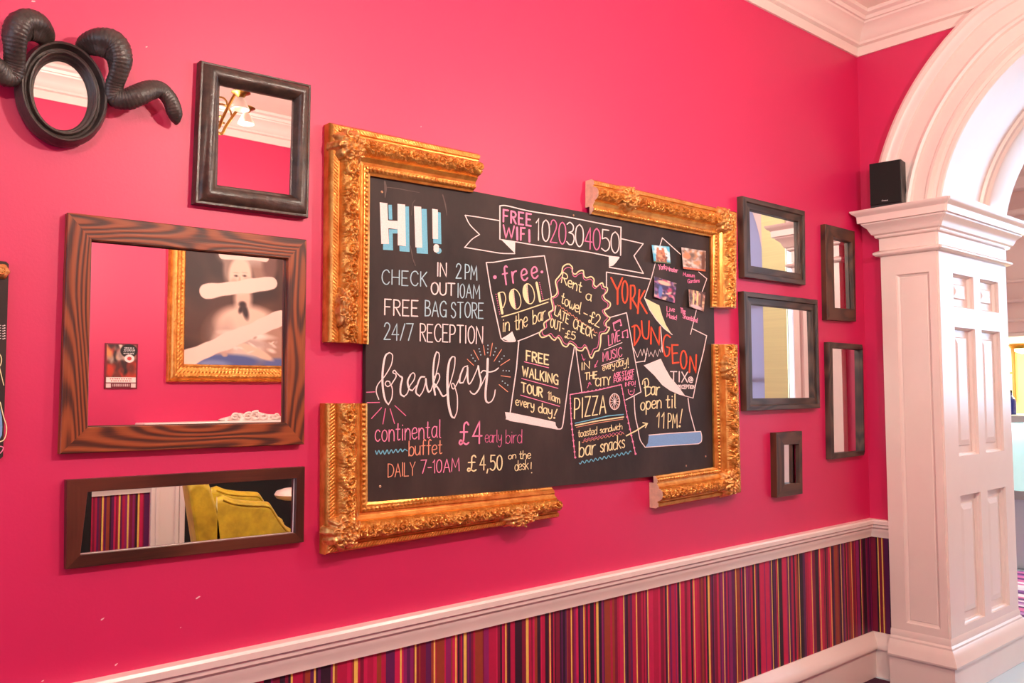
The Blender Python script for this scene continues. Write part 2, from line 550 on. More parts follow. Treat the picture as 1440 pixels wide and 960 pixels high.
# ------------------------------------------------------------------ near pilaster and jamb
def yA(px, py): return onX(px, py, XF)[1]
def zA(px, py): return onX(px, py, XF)[2]
def xJ(px, py): return onY(px, py, YJ)[0]
def zJ(px, py): return onY(px, py, YJ)[2]
YS = yA(1318, 420)
print('pilaster', [round(v, 3) for v in (yA(1246, 370), yA(1257, 720), YS, yA(1329, 430), yA(1338, 700), zA(1213, 301), zA(1246, 345), zA(1238, 357), zA(1280, 883), xJ(1425, 600), xJ(1338, 430))])
pil = MB()
PF = lambda u, v, d: (XF + d, u, v)
fy0, fy1 = yA(1307, 400), yA(1260, 400)
fz0, fz1 = zA(1292, 879), zA(1283, 384)
panel_plate(pil, PF, YS, YL, 0, ZCAP, [(fy0, fy1, fz0, fz1)], [(0, 0), (.006, .010), (.016, .016), (.020, .012)])
pil.add([(XF, YL, 0), (X1 + .01, YL, 0), (X1 + .01, YL, ZCAP), (XF, YL, ZCAP)], [(0, 1, 2, 3)])
pil.add([(XF, YS, 0), (XF + .014, YS, 0), (XF + .014, YS, ZCAP), (XF, YS, ZCAP)], [(0, 1, 2, 3)])
pil.add([(XF + .014, YS, 0), (XF + .014, YJ, 0), (XF + .014, YJ, ZCAP), (XF + .014, YS, ZCAP)], [(0, 1, 2, 3)])
pilaster = struct(pil.obj('trim_4', M_WHITE))
jb = MB()
def JR(tl, tr, br, bl):
    return (np.mean([xJ(*tl), xJ(*bl)]), np.mean([xJ(*tr), xJ(*br)]), np.mean([zJ(*bl), zJ(*br)]), np.mean([zJ(*tl), zJ(*tr)]))
jr = [JR((1341.7, 383.3), (1369.6, 389.6), (1370.8, 436.7), (1342.5, 428)), JR((1379, 392.5), (1405, 398), (1406, 441.7), (1380, 436)),
      JR((1343.8, 458), (1373.8, 462.5), (1378, 637), (1348.8, 641)), JR((1383, 464.6), (1407, 468), (1413, 634), (1387.5, 637)),
      JR((1351, 697.5), (1379, 691.7), (1381, 868), (1352, 884)), JR((1388, 690), (1413, 683), (1417.5, 849.6), (1390, 864))]
jx = [np.mean([jr[k][i] for k in ks]) for i, ks in ((0, (0, 2, 4)), (1, (0, 2, 4)), (0, (1, 3, 5)), (1, (1, 3, 5)))]
rc = []
for k, q in enumerate(jr):
    row = (k // 2) * 2
    z0, z1 = np.mean([jr[row][2], jr[row + 1][2]]), np.mean([jr[row][3], jr[row + 1][3]])
    rc.append((jx[0], jx[1], z0, z1) if k % 2 == 0 else (jx[2], jx[3], z0, z1))
print('jamb', [[round(float(v), 3) for v in q] for q in rc])
panel_plate(jb, lambda u, v, d: (u, YJ + d, v), XF + .014, XW, 0, ZCAP, rc, [(0, 0), (0.0, .014), (.008, .020), (.012, .034), (.050, .034), (.056, .026), (.085, .020)])
jb.add([(XW, YJ, 0), (XW, 0, 0), (XW, 0, ZCAP), (XW, YJ, ZCAP)], [(0, 1, 2, 3)])
struct(jb.obj('jamb_panelling', M_WHITE, pilaster))
# capital
zt = zA(1213, 301)
KP = [(.0, zt - .262), (.020, zt - .258), (.030, zt - .249), (.031, zt - .240), (.022, zt - .232), (.004, zt - .226), (.004, zt - .160), (.018, zt - .155), (.022, zt - .148), (.022, zt - .141), (.034, zt - .134),
      (.042, zt - .118), (.050, zt - .100), (.066, zt - .086), (.072, zt - .080), (.074, zt - .072), (.088, zt - .070), (.090, zt - .034), (.096, zt - .026), (.108, zt - .018), (.116, zt - .008), (.118, zt), (.0, zt + .004), (-.05, zt + .004)]
def kpath(p):
    s = .013
    return [(X1, YL + p), (XF - p, YL + p), (XF - p, YS - p), (XF + s - p, YS - p), (XF + s - p, YJ - p), (XW + p, YJ - p), (XW + p, 0)]
mb = MB(); sweep(mb, kpath, KP)
struct(mb.obj('capital', M_WHITE, pilaster, smooth=28))
# plinth
BP = [(0, ZS + .075), (.006, ZS + .060), (.006, ZS + .040), (.014, ZS + .030), (.014, ZS + .020), (.026, ZS + .004), (.034, ZS - .012), (.040, ZS - .030), (.048, ZS - .052), (.046, ZS - .062), (.030, ZS - .066), (.030, 0)]
def ppath(p):
    return [(X1 - p, YL + .002), (XF - p, YL + .002), (XF - p, YJ - p), (XW + p, YJ - p), (XW + p, 0)]
mb = MB(); sweep(mb, lambda p: [(XF - p, YL + .002), (XF - p, YJ - p), (XW + p, YJ - p), (XW + p, 0)], BP)
struct(mb.obj('plinth', M_WHITE, pilaster, smooth=28))
# far pier of the arch
far = MB()
far.box((XF, Y2 - .31, 0), (XW, Y2, ZCAP))
for z0, z1, p in ((zt - .26, zt - .23, .03), (zt - .16, zt - .07, .05), (zt - .07, zt, .1), (0, ZS, .04)):
    far.box((XF - p, Y2 - .31 - p, z0), (XW + p, Y2 + p, z1))
struct(far.obj('trim_5', M_WHITE, bevel=.006))

# ================================================================== framed mirrors on the picture wall
def corners(tl, tr, br, bl, t):
    """outline in the photograph -> corners on the wall of a box standing t proud"""
    out = []
    for k, (px, py) in enumerate((tl, tr, br, bl)):
        left, top = k in (0, 3), k in (0, 1)
        x = W(px, py, 0 if left else t)[0]
        zf, zb = W(px, py, t)[1], W(px, py, 0)[1]
        if zf > CAM[2]:
            z = zf if top else zb
        else:
            z = zb if top else zf
        out.append(np.array([x, z]))
    return out
def frame_mesh(mb, outer, inner, prof, n=1, mi=0):
    for k in range(4):
        o0, o1, i0, i1 = outer[k], outer[(k + 1) % 4], inner[k], inner[(k + 1) % 4]
        wd_ = np.linalg.norm((o1 - o0)) 
        width = abs(np.cross((o1 - o0) / wd_, i0 - o0))
        ax = (o1 - o0) / wd_
        rows, uvs = [], []
        arcl = 0
        for j, (s, d) in enumerate(prof):
            if j: arcl += math.hypot((s - prof[j - 1][0]) * width, d - prof[j - 1][1])
            a, b = o0 + (i0 - o0) * s, o1 + (i1 - o1) * s
            row, ur = [], []
            for q in range(n + 1):
                p = a + (b - a) * q / n
                row.append((p[0], -d, p[1]))
                ur.append((np.dot(p - o0, ax) + k * 3.7 + o0[0] * 1.3, arcl + k * 0.31))
            rows.append(row); uvs.append(ur)
        mb.grid(rows, mi, uv=uvs)
def wall_mirror(label, outer_px, inner_px, t, prof, m, group=None, glass_d=0.006, turn=0, slip=None, smooth=30, name='wall_mirror'):
    outer = corners(*outer_px, t)
    inner = [np.array(W(px, py, prof[-1][1])) for px, py in inner_px]
    c = np.mean(outer, axis=0)
    root = thing(name, label, 'mirror', (c[0], 0, min(p[1] for p in outer)), group)
    mb = MB()
    frame_mesh(mb, outer, inner, prof, 1)
    mb.obj('frame', m, root, smooth=smooth)
    g = MB()
    e = 0.006
    cc = np.mean(inner, axis=0)
    gi = [p + (p - cc) / np.linalg.norm(p - cc) * e for p in inner]
    g.prism([tuple(p) for p in gi], -0.001, -glass_d)
    for i_ in range(len(g.v)):
        if g.v[i_][1] < -.004 + 1e-6: g.v[i_] = (g.v[i_][0], g.v[i_][1] + (g.v[i_][0] - cc[0]) * turn, g.v[i_][2])
    g.obj('mirror_glass', M_MIRROR, root)
    if slip:
        sb = MB()
        w, m2 = slip
        i2 = [p + (cc - p) * w for p in inner]
        frame_mesh(sb, inner, i2, [(0, prof[-1][1]), (0, prof[-1][1] + .001), (1, glass_d + .001)], 1)
        so = sb.obj('inner_slip', m2, root)
        so['label'] = 'thin pale inner edge beside the glass'
    return root

FLAT = lambda t, lip=.008: [(0, 0), (0, t - .002), (.03, t), (.97, t), (1, t - .002), (1, lip)]
SCOOP = [(0, 0), (0, .026), (.03, .030), (.10, .0305), (.14, .029), (.30, .040), (.50, .044), (.70, .040), (.86, .028), (.92, .020), (1, .016), (1, .006)]
STEP = [(0, 0), (0, .030), (.03, .034), (.40, .034), (.44, .031), (.47, .024), (.52, .024), (.96, .022), (1, .020), (1, .006)]

wall_mirror('mirror in a broad scooped blackened frame, above the brown oak mirror', ((277, 83), (438, 119), (434, 309), (268.5, 288)), ((307, 119), (412.5, 140.5), (408.5, 275), (303.5, 261)), .030, SCOOP, M_BLACKFRAME, smooth=50)
wall_mirror('large mirror in a wide reddish brown oak frame, reflecting a gilt framed portrait', ((92, 298), (431.5, 337), (428, 624.5), (80.5, 638.5)), ((126.5, 338.5), (402, 364), (399, 594.5), (121, 600)), .026, FLAT(.026), M_BROWN, slip=(.012, M_BROWN2))
wall_mirror('long low mirror in a thin dark mahogany frame, reflecting a mustard armchair', ((90.5, 674), (429, 655), (427.5, 762), (89.5, 801)), ((121.5, 691), (414, 672), (412, 748.5), (111, 779)), .022, FLAT(.022), M_BROWN2, slip=(.006, M_PAPER))
wall_mirror('squarish mirror in a stepped charred frame, beside the top right gilt corner', ((1036, 273), (1132, 296.4), (1133, 403), (1038.5, 390.7)), ((1050.5, 295), (1119.5, 312), (1121.5, 385), (1052.5, 374)), .034, STEP, M_GREYWOOD)
wall_mirror('larger mirror in a stepped charred frame, second row beside the chalkboard', ((1037.5, 408), (1150, 421.4), (1153.6, 573.6), (1041.4, 578)), ((1052.5, 428), (1138, 437), (1141.5, 559), (1055, 560)), .034, STEP, M_GREYWOOD)
wall_mirror('tall narrow mirror with a broad flat brown frame, upper one near the corner', ((1153.5, 313), (1202, 325), (1204, 453), (1156, 450)), ((1167, 333.5), (1193, 341), (1196, 435), (1169, 433)), .03, FLAT(.03), M_NARROW)
wall_mirror('tall narrow mirror in a thin black frame, lower one near the corner', ((1158.5, 480), (1212.5, 484.3), (1215, 640), (1161.5, 646.6)), ((1165.5, 489), (1208.5, 492), (1211, 633.5), (1168, 637)), .03, FLAT(.03), M_GREYWOOD)
wall_mirror('smallest mirror, wide flat brown frame, hung low above the chair rail', ((1083, 608), (1128, 605), (1128.8, 694), (1084.3, 701)), ((1097.5, 625), (1118.5, 624), (1119, 678.5), (1098, 680)), .034, FLAT(.034, .012), M_NARROW, turn=.022)

# oval mirror with ram's horns
tO = 0.05
oc = np.mean([W(24.6, 125, .035), W(150, 132, .035)], axis=0)
ax_ = (W(150.4, 130, .04)[0] - W(24.6, 126, .04)[0]) / 2
az_ = (W(86, 58.5, .04)[1] - W(88, 202, .04)[1]) / 2
oc[1] = (W(86, 58.5, .04)[1] + W(88, 202, .04)[1]) / 2
gx = (W(123, 128, .012)[0] - W(46, 126, .012)[0]) / 2 / ax_
gz = (W(84, 84, .012)[1] - W(86, 181, .012)[1]) / 2 / az_
OP = [(1.0, 0), (1.03, .010), (1.04, .022), (1.03, .034), (1.0, .040), (.985, .050), (.95, .057), (.91, .055), (.89, .046), (.85, .036), (.80, .034), (.785, .040), (.765, .044), (.74, .043), (.725, .036), (.715, .030), (.69, .028), (.665, .022), (.655, .016), (.62, .014)]
root = thing('horned_mirror', 'oval black moulded mirror with twisting ram horns, upper left', 'mirror', (oc[0], 0, oc[1] - az_))
mb = MB()
rows = []
q0 = 0.62
for r, d in OP:
    kx = gx + (1 - gx) * (r - q0) / (1 - q0)
    kz = gz + (1 - gz) * (r - q0) / (1 - q0)
    rows.append([(oc[0] + ax_ * kx * math.cos(t), -d, oc[1] + az_ * kz * math.sin(t)) for t in np.linspace(0, 2 * PI, 96, endpoint=False)])
mb.grid(rows, close_v=True)
mb.obj('oval_frame', M_HORN, root, smooth=24)
g = MB()
g.prism([(oc[0] + ax_ * (gx + .03) * math.cos(t), oc[1] + az_ * (gz + .03) * math.sin(t)) for t in np.linspace(0, 2 * PI, 72, endpoint=False)], -.001, -.012)
g.obj('mirror_glass', M_MIRROR, root)
hp = [((545, 245), .030, 40), ((600, 205), .05, 62), ((680, 190), .075, 78), ((760, 215), .085, 86), ((800, 300), .085, 74), ((792, 390), .075, 58), ((768, 480), .055, 54), ((778, 556), .045, 62), ((850, 572), .055, 62),
      ((930, 545), .065, 60), ((1010, 512), .060, 55), ((1085, 512), .055, 48), ((1145, 575), .050, 46), ((1178, 660), .042, 46), ((1188, 715), .032, 30), ((1190, 745), .026, 8)]
ctrl = []
for (zx, zy), d, r in hp:
    x, z = W(zx / 4.8, zy / 4.8 + 20, d)
    rr = r / 4.8 * (np.linalg.norm(ray(zx / 4.8, zy / 4.8 + 20)) * 0 + 1) * 2.75 / FPX
    ctrl.append((x, -d, z, rr))
S = spline(ctrl, 14)
for mirror in (0, 1):
    n = len(S)
    seg = 20
    rows = []
    pts = [Vector((2 * oc[0] - s[0] if mirror else s[0], s[1], s[2])) for s in S]
    for i in range(n):
        t = (pts[min(i + 1, n - 1)] - pts[max(i - 1, 0)]).normalized()
        nrm = Vector((0, -1, 0)); nrm = (nrm - t * nrm.dot(t)).normalized()
        b = t.cross(nrm)
        tw = (i / n) * 5.0 * (-1 if mirror else 1)
        r = S[i][3] * (1 + .022 * math.sin(i * 1.9) + .016 * math.sin(i * 3.3))
        row = []
        for k in range(seg):
            a = 2 * PI * k / seg
            fl = 1 - .34 * max(0, math.cos(a - tw)) ** 6 - .15 * max(0, math.cos(a - tw - 2.4)) ** 8     # a groove winding round the horn
            p = pts[i] + (nrm * math.cos(a) * .85 + b * math.sin(a)) * r * fl
            p.y = min(p.y, -.001)
            row.append(p)
        rows.append(row)
    mb = MB(); mb.grid(rows, close_v=True)
    mb.add(rows[0], [tuple(range(seg))]); mb.add(rows[-1], [tuple(range(seg))])
    mb.obj('horn', M_HORN, root, smooth=80)

# ------------------------------------------------------------------ broken gilt frame corners
def smoothbump(d, r):
    k = np.clip(1 - (d / r) ** 2, 0, None)
    return np.sqrt(k)
def scroll_points(L, w, seed):
    """acanthus scroll running along a band of length L and width w: points (u, v, radius, height)"""
    rnd = random.Random(seed)
    pts = []
    lam = w * 2.0
    n = max(1, round(L / lam))
    lam = L / n
    for k in range(n * 2):
        u0 = (k + .5) * lam / 2
        sg = 1 if k % 2 else -1
        # volute
        for t in np.linspace(0, 1, 46):
            a = -PI / 2 * sg + sg * t * 2 * PI * 1.45
            r = w * .31 * (1 - t) ** .8 + w * .03
            pts.append((u0 + r * math.cos(a) * 1.1, sg * w * .06 + r * math.sin(a), w * (.10 * (1 - t) + .05), 1 - .2 * (1 - t)))
        # eye
        pts.append((u0, sg * w * .06, w * .10, 1.25))
        # leaf lobes thrown off outwards
        for j in range(9):
            a = sg * (PI * .05 + j * PI * .17) + rnd.uniform(-.2, .2)
            for t in np.linspace(.3, 1, 8):
                r = w * (.26 + .36 * t)
                pts.append((u0 + r * math.cos(a + .5 * t * sg) + lam * .05, -sg * w * .10 + r * math.sin(a + .5 * t * sg) * .85, w * (.085 - .04 * t), .85 - .35 * t))
    return pts
def gilt_corner(label, ends, corner, caps, mids, seed, raw_end):
    """ends: two ((outer px), (inner px)); corner ((outer px), (inner px)) - an L of moulding"""
    D0, DI = .0, .032
    oc_, ic_ = np.array(W(*corner[0], .035)), np.array(W(*corner[1], DI))
    root = thing('gilt_frame_corner', label, 'frame', (oc_[0], 0, oc_[1]), 'broken gilt frame corners around the chalkboard')
    prof = [(0, .0), (0, .034), (.03, .040), (.05, .046), (.16, .047), (.18, .042), (.215, .042), (.235, .050), (.27, .060), (.33, .068), (.42, .072), (.52, .070), (.58, .063), (.61, .056), (.63, .050), (.66, .053), (.68, .050), (.74, .043), (.795, .041), (.81, .0455), (.825, .046), (.92, .044), (.935, .040), (.95, .037), (1.0, .034), (1.0, .0245)]
    ps = np.array([p[0] for p in prof]); pd = np.array([p[1] for p in prof])
    mbs = MB()
    for k, (eo, ei) in enumerate(ends):
        eo, ei = np.array(W(*eo, .035)), np.array(W(*ei, DI))
        axv = (oc_ - eo); L = np.linalg.norm(axv); axv = axv / L
        per = ic_ - oc_; per = per - axv * np.dot(per, axv); wid = np.linalg.norm(per); per /= wid
        ns = np.unique(np.concatenate([ps[1:-1], np.linspace(.05, .97, 74)]))
        nu = int(L / .0022)
        s = ns[None, :].repeat(nu + 1, 0)
        tt = np.linspace(0, 1, nu + 1)[:, None].repeat(len(ns), 1)
        A = eo[None, None] + (ei - eo)[None, None] * s[..., None]
        B = oc_[None, None] + (ic_ - oc_)[None, None] * s[..., None]
        P = A + (B - A) * tt[..., None]
        u = ((P - eo) @ axv)
        v = ((P - oc_) @ per)
        h = np.interp(s, ps[1:-1], pd[1:-1])
        # rope edge
        rb = (s > .05) & (s < .165)
        h += np.where(rb, .0022 * np.abs(np.sin(PI * (u + .8 * v) / .011)), 0)
        # bead row near the sight edge
        bw = wid * .052
        bu = (u / .0155 - np.floor(u / .0155) - .5) * .0155
        h += .0055 * smoothbump(np.hypot(bu, v - .872 * wid), min(bw, .0075))
        # scrolling leaves
        band_w = .40 * wid
        orn = np.zeros_like(h)
        uc = u
        for (a, b, r, hh) in scroll_points(L - .05, band_w, seed + k):
            b = .425 * wid + b
            i0 = np.searchsorted(np.linspace(0, 1, nu + 1), max(0, (a - r) / L - .25)); 
            sel = (np.abs(u - a) < r) & (np.abs(v - b) < r)
            if not sel.any(): continue
            q = np.hypot(u[sel] - a, v[sel] - b)
            orn[sel] = np.maximum(orn[sel], hh * smoothbump(q, r))
        msk = np.clip((s - .235) / .03, 0, 1) * np.clip((.625 - s) / .03, 0, 1)
        rough_ = np.abs(np.sin(u * 330 + 2 * np.sin(v * 410 + seed)) * np.sin(v * 520 + 2.2 * np.sin(u * 290)))
        h += (orn * .0115 + .0035 * rough_) * msk
        rng = np.random.default_rng(seed)
        pts = np.stack([P[..., 0], -h, P[..., 1]], -1)
        mbs.grid(pts)
        # outer and inner sides, cut end
        for col_, dd in ((0, 0.0), (-1, .0245)):
            mbs.grid([[tuple(p) for p in pts[:, col_]], [(p[0], -dd, p[2]) for p in pts[:, col_]]])
        # step the profile down to the edges
    mo = mbs.obj('moulding', M_GOLD, root, smooth=48)
    for k, (eo, ei) in enumerate(ends):
        eo, ei = np.array(W(*eo, .035)), np.array(W(*ei, DI))
        poly = [(eo + (ei - eo) * s_, d_) for s_, d_ in zip(np.clip(ps, 0, 1), pd)]
        e = MB()
        ax2 = (eo - oc_); ax2 = ax2 / np.linalg.norm(ax2) * .0015
        fr_ = [(p[0] + ax2[0], -d_, p[1] + ax2[1]) for p, d_ in poly] + [((eo + (ei - eo) * s_)[0] + ax2[0], -d_, (eo + (ei - eo) * s_)[1] + ax2[1]) for s_, d_ in ((.78, .0245), (.78, .001))]
        bk_ = [(x - 2 * ax2[0], y, z - 2 * ax2[1]) for x, y, z in fr_]
        n_ = len(fr_)
        e.add(fr_ + bk_, [tuple(range(n_)), tuple(range(2 * n_ - 1, n_ - 1, -1))] + [(i, (i + 1) % n_, (i + 1) % n_ + n_, i + n_) for i in range(n_)])
        o = e.obj('sawn_end', M_RAW if raw_end else M_GOLD, root)
        if raw_end: o['label'] = 'pale sawn end showing bare plaster'
    # carved leaves at the mitre and along the rails
    for j, (px, r, kind, rot) in enumerate(caps):
        acanthus(root, px, r, kind, rot, seed + j)
    return root
def acanthus(root, px, r, kind, rot, seed):
    """a carved leaf spray: lobed boss with ribs, a curling tip and side leaves"""
    c = np.array(W(px[0], px[1], .075))
    rnd = random.Random(seed)
    nt, nr = 96, 22
    rows = []
    ex, ez = kind
    for i in range(nr + 1):
        q = i / nr
        row = []
        for k in range(nt):
            a = 2 * PI * k / nt
            lob = 1 + .085 * math.cos(9 * a + 1.3) * q ** 2 + .05 * math.cos(18 * a) * q ** 3
            R = r * q * lob
            x, z = R * math.cos(a) * ex, R * math.sin(a) * ez
            xr, zr = x * math.cos(rot) - z * math.sin(rot), x * math.sin(rot) + z * math.cos(rot)
            hgt = .054 + .036 * (1 - q ** 2.2) ** .8
            hgt += .0075 * math.cos(9 * a + 1.3) * q * (1 - q ** 4)                  # leaf ribs
            hgt += .006 * math.cos(26 * q - 2 * a) * (1 - q) ** .5 * (q > .1)         # rolled heart
            hgt -= .045 * q ** 9
            row.append((c[0] + xr, -max(hgt, .0255), c[1] + zr))
        rows.append(row)
    mb = MB()
    mb.grid(rows, close_v=True)
    # small curled tendrils and berries over it
    for k in range(5):
        a0 = rot + k * 2 * PI / 5 + rnd.uniform(-.3, .3)
        bc = c + np.array([math.cos(a0) * ex, math.sin(a0) * ez]) * r * .52
        sp = []
        for t in np.linspace(0, 1, 22):
            aa = a0 + t * 4.4 * (1 if k % 2 else -1)
            rr = r * .26 * (1 - t * .8)
            sp.append((bc[0] + rr * math.cos(aa), -(.078 + .012 * t), bc[1] + rr * math.sin(aa)))
        mb.tube(sp, [r * .065 * (1 - .5 * t) for t in np.linspace(0, 1, 22)], 8)
    return mb.obj('carved_leaf', M_GOLD2, root, smooth=60)

gilt_corner('broken gilt frame corner at the top left of the chalkboard', [((672.5, 216), (664, 270.5)), ((460.8, 480), (518, 483.5))], ((463.7, 172), (520, 247)),
            [((496, 204), .062, (1.0, 1.0), .6), ((488, 432), .05, (.62, 1.5), 0)], None, 11, False)
gilt_corner('broken gilt frame corner at the bottom left of the chalkboard', [((783.5, 727.5), (775, 685)), ((457.7, 567.5), (516, 567.5))], ((457, 780), (516.5, 706)),
            [((488, 748), .062, (1.0, 1.0), .4), ((737, 725), .06, (1.5, .75), 0)], None, 23, False)
gilt_corner('broken gilt frame corner at the top right of the chalkboard, raw sawn left end', [((832.5, 252), (831, 301)), ((1034, 433), (1000.5, 431.5))], ((1035, 298), (999.5, 333)),
            [((1022, 309), .068, (1.0, 1.0), .2), ((887, 278), .062, (1.25, .95), 0)], None, 37, True)
gilt_corner('broken gilt frame corner at the bottom right of the chalkboard, shortest of the four', [((1036, 485), (1002, 484)), ((923, 714.5), (921, 669))], ((1041, 693), (1004.5, 656.5)),
            [((1029, 679), .068, (1.0, 1.0), .3), ((1028, 516), .055, (.85, 1.25), 0)], None, 51, True)

# ================================================================== the chalkboard
BD = 0.022                                     # face of the board
bx0, bx1 = W(513, 470, BD)[0], W(1003, 480, BD)[0]
bl = (W(520, 247, BD), W(1001, 331.5, BD), W(1005, 659, BD), W(516, 708, BD))
btl = np.array(W(664, 268.5, BD)); btr = np.array(W(820, 298, BD))
slope = (btr[1] - btl[1]) / (btr[0] - btl[0])
bb0 = np.array(W(800, 681.5, BD)); bb1 = np.array(W(920, 669.5, BD))
sl2 = (bb1[1] - bb0[1]) / (bb1[0] - bb0[0])
bx0 += 0.004
cs = [(bx0, btl[1] + slope * (bx0 - btl[0])), (bx1 + .01, btl[1] + slope * (bx1 - btl[0])), (bx1 + .01, bb0[1] + sl2 * (bx1 - bb0[0])), (bx0, bb0[1] + sl2 * (bx0 - bb0[0]))]
board = thing('chalkboard', 'wide black chalkboard covered in coloured chalk lettering between gilt frame corners', 'chalkboard', (bx0, 0, cs[3][1]))
mb = MB(); mb.prism(cs, -.003, -BD)
mb.obj('board', M_BOARD, board)

# single-stroke hand lettering; units: capital height 10; '~' marks a curve
G = {}
def glyph(c, w, s): G[c] = (w, [(q.startswith('~'), [tuple(float(v) for v in p.split(',')) for p in q.lstrip('~').split()]) for q in s.split('|')])
for row in '''A 6 0,0 3,10 6,0|1.2,3.6 4.8,3.6
B 5 0,0 0,10|~0,10 3.4,9.6 4.2,7.8 3,5.8 0,5.3|~0,5.3 3.8,4.8 5,2.6 3.6,.5 0,0
C 6 ~6,8.2 4.6,9.8 2.6,9.8 .7,8 0,5 .7,2 2.6,.2 4.6,.2 6,1.8
D 6 0,0 0,10|~0,10 3.4,9.4 5.6,7 5.8,4 4,1 0,0
E 5 5,10 0,10 0,0 5,0|0,5.2 4,5.2
F 5 5,10 0,10 0,0|0,5.2 4,5.2
G 6 ~5.8,8.4 4.4,9.9 2.4,9.7 .6,7.8 0,5 .6,2 2.4,.2 4.6,.3 5.8,2.2|5.8,0 5.8,4.4 3.4,4.4
H 6 0,0 0,10|6,0 6,10|0,5 6,5
I 1 .5,0 .5,10
K 5 0,0 0,10|5,10 0,4.6|1.2,5.6 5,0
L 4.6 0,10 0,0 4.6,0
M 7 0,0 .5,10 3.5,3 6.5,10 7,0
N 6 0,0 0,10 6,0 6,10
O 6 ~3,10 .8,8.4 0,5 .8,1.6 3,0 5.2,1.6 6,5 5.2,8.4 3,10
P 5 0,0 0,10|~0,10 3.6,9.6 5,7.4 3.8,5 0,4.4
R 5 0,0 0,10|~0,10 3.6,9.6 5,7.6 3.8,5.4 0,5|1.6,5.1 5.2,0
S 5 ~4.8,8.4 3.4,9.9 1.4,9.7 .3,8 1,6.2 3.4,4.8 4.8,3 4.2,.9 2.2,0 .2,1.4
T 6 0,10 6,10|3,10 3,0
U 5.5 ~0,10 0,4 .6,1.2 2.7,0 4.9,1.2 5.5,4 5.5,10
V 5.6 0,10 2.8,0 5.6,10
W 7.6 0,10 1.9,0 3.8,8.6 5.7,0 7.6,10
X 5.6 0,10 5.6,0|5.6,10 0,0
Y 5.4 0,10 2.7,5 5.4,10|2.7,5 2.7,0
Z 5 0,10 5,10 0,0 5,0
0 4.8 ~2.4,10 .6,8.4 0,5 .6,1.6 2.4,0 4.2,1.6 4.8,5 4.2,8.4 2.4,10
1 1.8 0,8 1.6,10 1.6,0
2 4.8 ~.2,7.8 1,9.6 2.6,10 4.2,8.6 4,6.4 2,3 0,0|0,0 4.8,0
3 4.6 ~.2,9 2,10 4,8.6 3.6,6.4 1.4,5.4|~1.4,5.4 3.8,4.8 4.6,2.8 3.6,.5 1.8,0 .1,1.2
4 5 3.6,0 3.6,10 0,3.4 5,3.4
5 4.8 4.4,10 .8,10 .6,5.6|~.6,5.6 3,6.2 4.8,4.4 4.6,1.6 2.6,0 .2,1
7 5 0,10 5,10 1.6,0
£ 5.4 ~5.2,8.8 4.2,10 2.9,9.2 2.6,7 2.7,4 2.2,1.2 .9,0 .1,.8 .9,2 2.4,.9 4,0 5.4,.8|.6,5.6 4.6,5.6
! 1 .6,10 .5,3.2|.4,.5 .4,.1
/ 3.4 0,0 3.4,10
- 3 0,4.5 3,4.5
, 1.2 .8,.8 0,-1.8
. 1 .4,.3 .5,0
@ 6 ~4.2,4.6 3,5.6 1.8,4 2.4,2.2 3.6,2.6 4.2,4.6|~4.2,5.4 4.2,2.6 5.4,2.6 5.6,5 4,7.4 1.6,7 .3,4.6 .9,1.4 3,0 5,.6
a 4.4 ~4,5.4 2.2,6.1 .5,4.8 .1,2.4 1,.4 2.6,.3 3.8,2.4 4,6|~4,5.8 3.9,1.6 4.4,0
b 4.2 0,10 0,0|~0,4 1.6,6 3.6,5.2 4.2,3 3.4,.7 1.6,0 0,1.4
c 3.8 ~3.7,5 2.2,6 .6,5 0,3 .6,.9 2.2,0 3.8,1
d 4.2 ~4.2,4 2.6,6 .7,5.2 0,3 .7,.7 2.6,0 4.2,1.8|4.2,10 4.2,0
e 4 ~.1,3 2.2,3.1 3.9,3.7 3.4,5.6 2,6.1 .5,5 0,2.8 .8,.6 2.4,0 4,1
f 3.4 ~3.6,9.2 2.8,10 1.8,9.2 1.6,7 1.6,0|0,6 3.2,6
g 4.2 ~4.1,5.4 2.2,6.1 .5,4.8 .1,2.4 1,.4 2.6,.4 4,2.4|~4.1,6 4.1,-1 3,-3.4 1,-3.6 .2,-2
h 4 0,10 0,0|~0,3.6 1.8,6 3.6,5 4,2.6 4,0
i 1 .5,6 .5,0|.5,8.2 .5,7.9
k 4 0,10 0,0|3.6,6 0,2.6|1.2,3.6 4,0
l 1.2 ~.4,10 .4,2 .6,.3 1.2,0
m 6.6 0,6 0,0|~0,3.6 1.4,6 2.8,5.4 3.1,3 3.1,0|~3.1,3.6 4.6,6 6,5.2 6.5,3 6.5,0
n 4 0,6 0,0|~0,3.6 1.8,6 3.5,5.2 4,3 4,0
o 4.2 ~2.1,6 .6,5.1 0,3 .6,.9 2.1,0 3.6,.9 4.2,3 3.6,5.1 2.1,6
p 4.2 0,6 0,-3.8|~0,4 1.6,6 3.6,5.2 4.2,3 3.4,.7 1.6,0 0,1.6
r 3 0,6 0,0|~0,3.4 1.2,5.6 3,6
s 3.4 ~3.2,5 2,6 .5,5.2 .6,3.9 2.6,2.6 3.3,1.2 2,0 .1,.9
t 3.2 ~1.5,9 1.4,1.6 2,.2 3.2,.6|0,6 3,6
u 4 ~0,6 .1,2 1.2,.1 2.8,.7 4,3|4,6 4,0
v 3.8 0,6 1.9,0 3.8,6
w 5.6 ~0,6 .6,1.4 1.6,0 2.6,2 2.8,4.6 3.2,1.4 4.2,0 5.2,2 5.6,6
y 4 ~0,6 .3,3 1.6,1.6 3,2.2 4,4.4|~4,6 4,0 3.2,-2.8 1.4,-3.8 .1,-2.6
  3.2 0,0'''.split('\n'):
    c = row[0]
    w, s = row[2:].split(' ', 1)
    glyph(c, float(w), s)

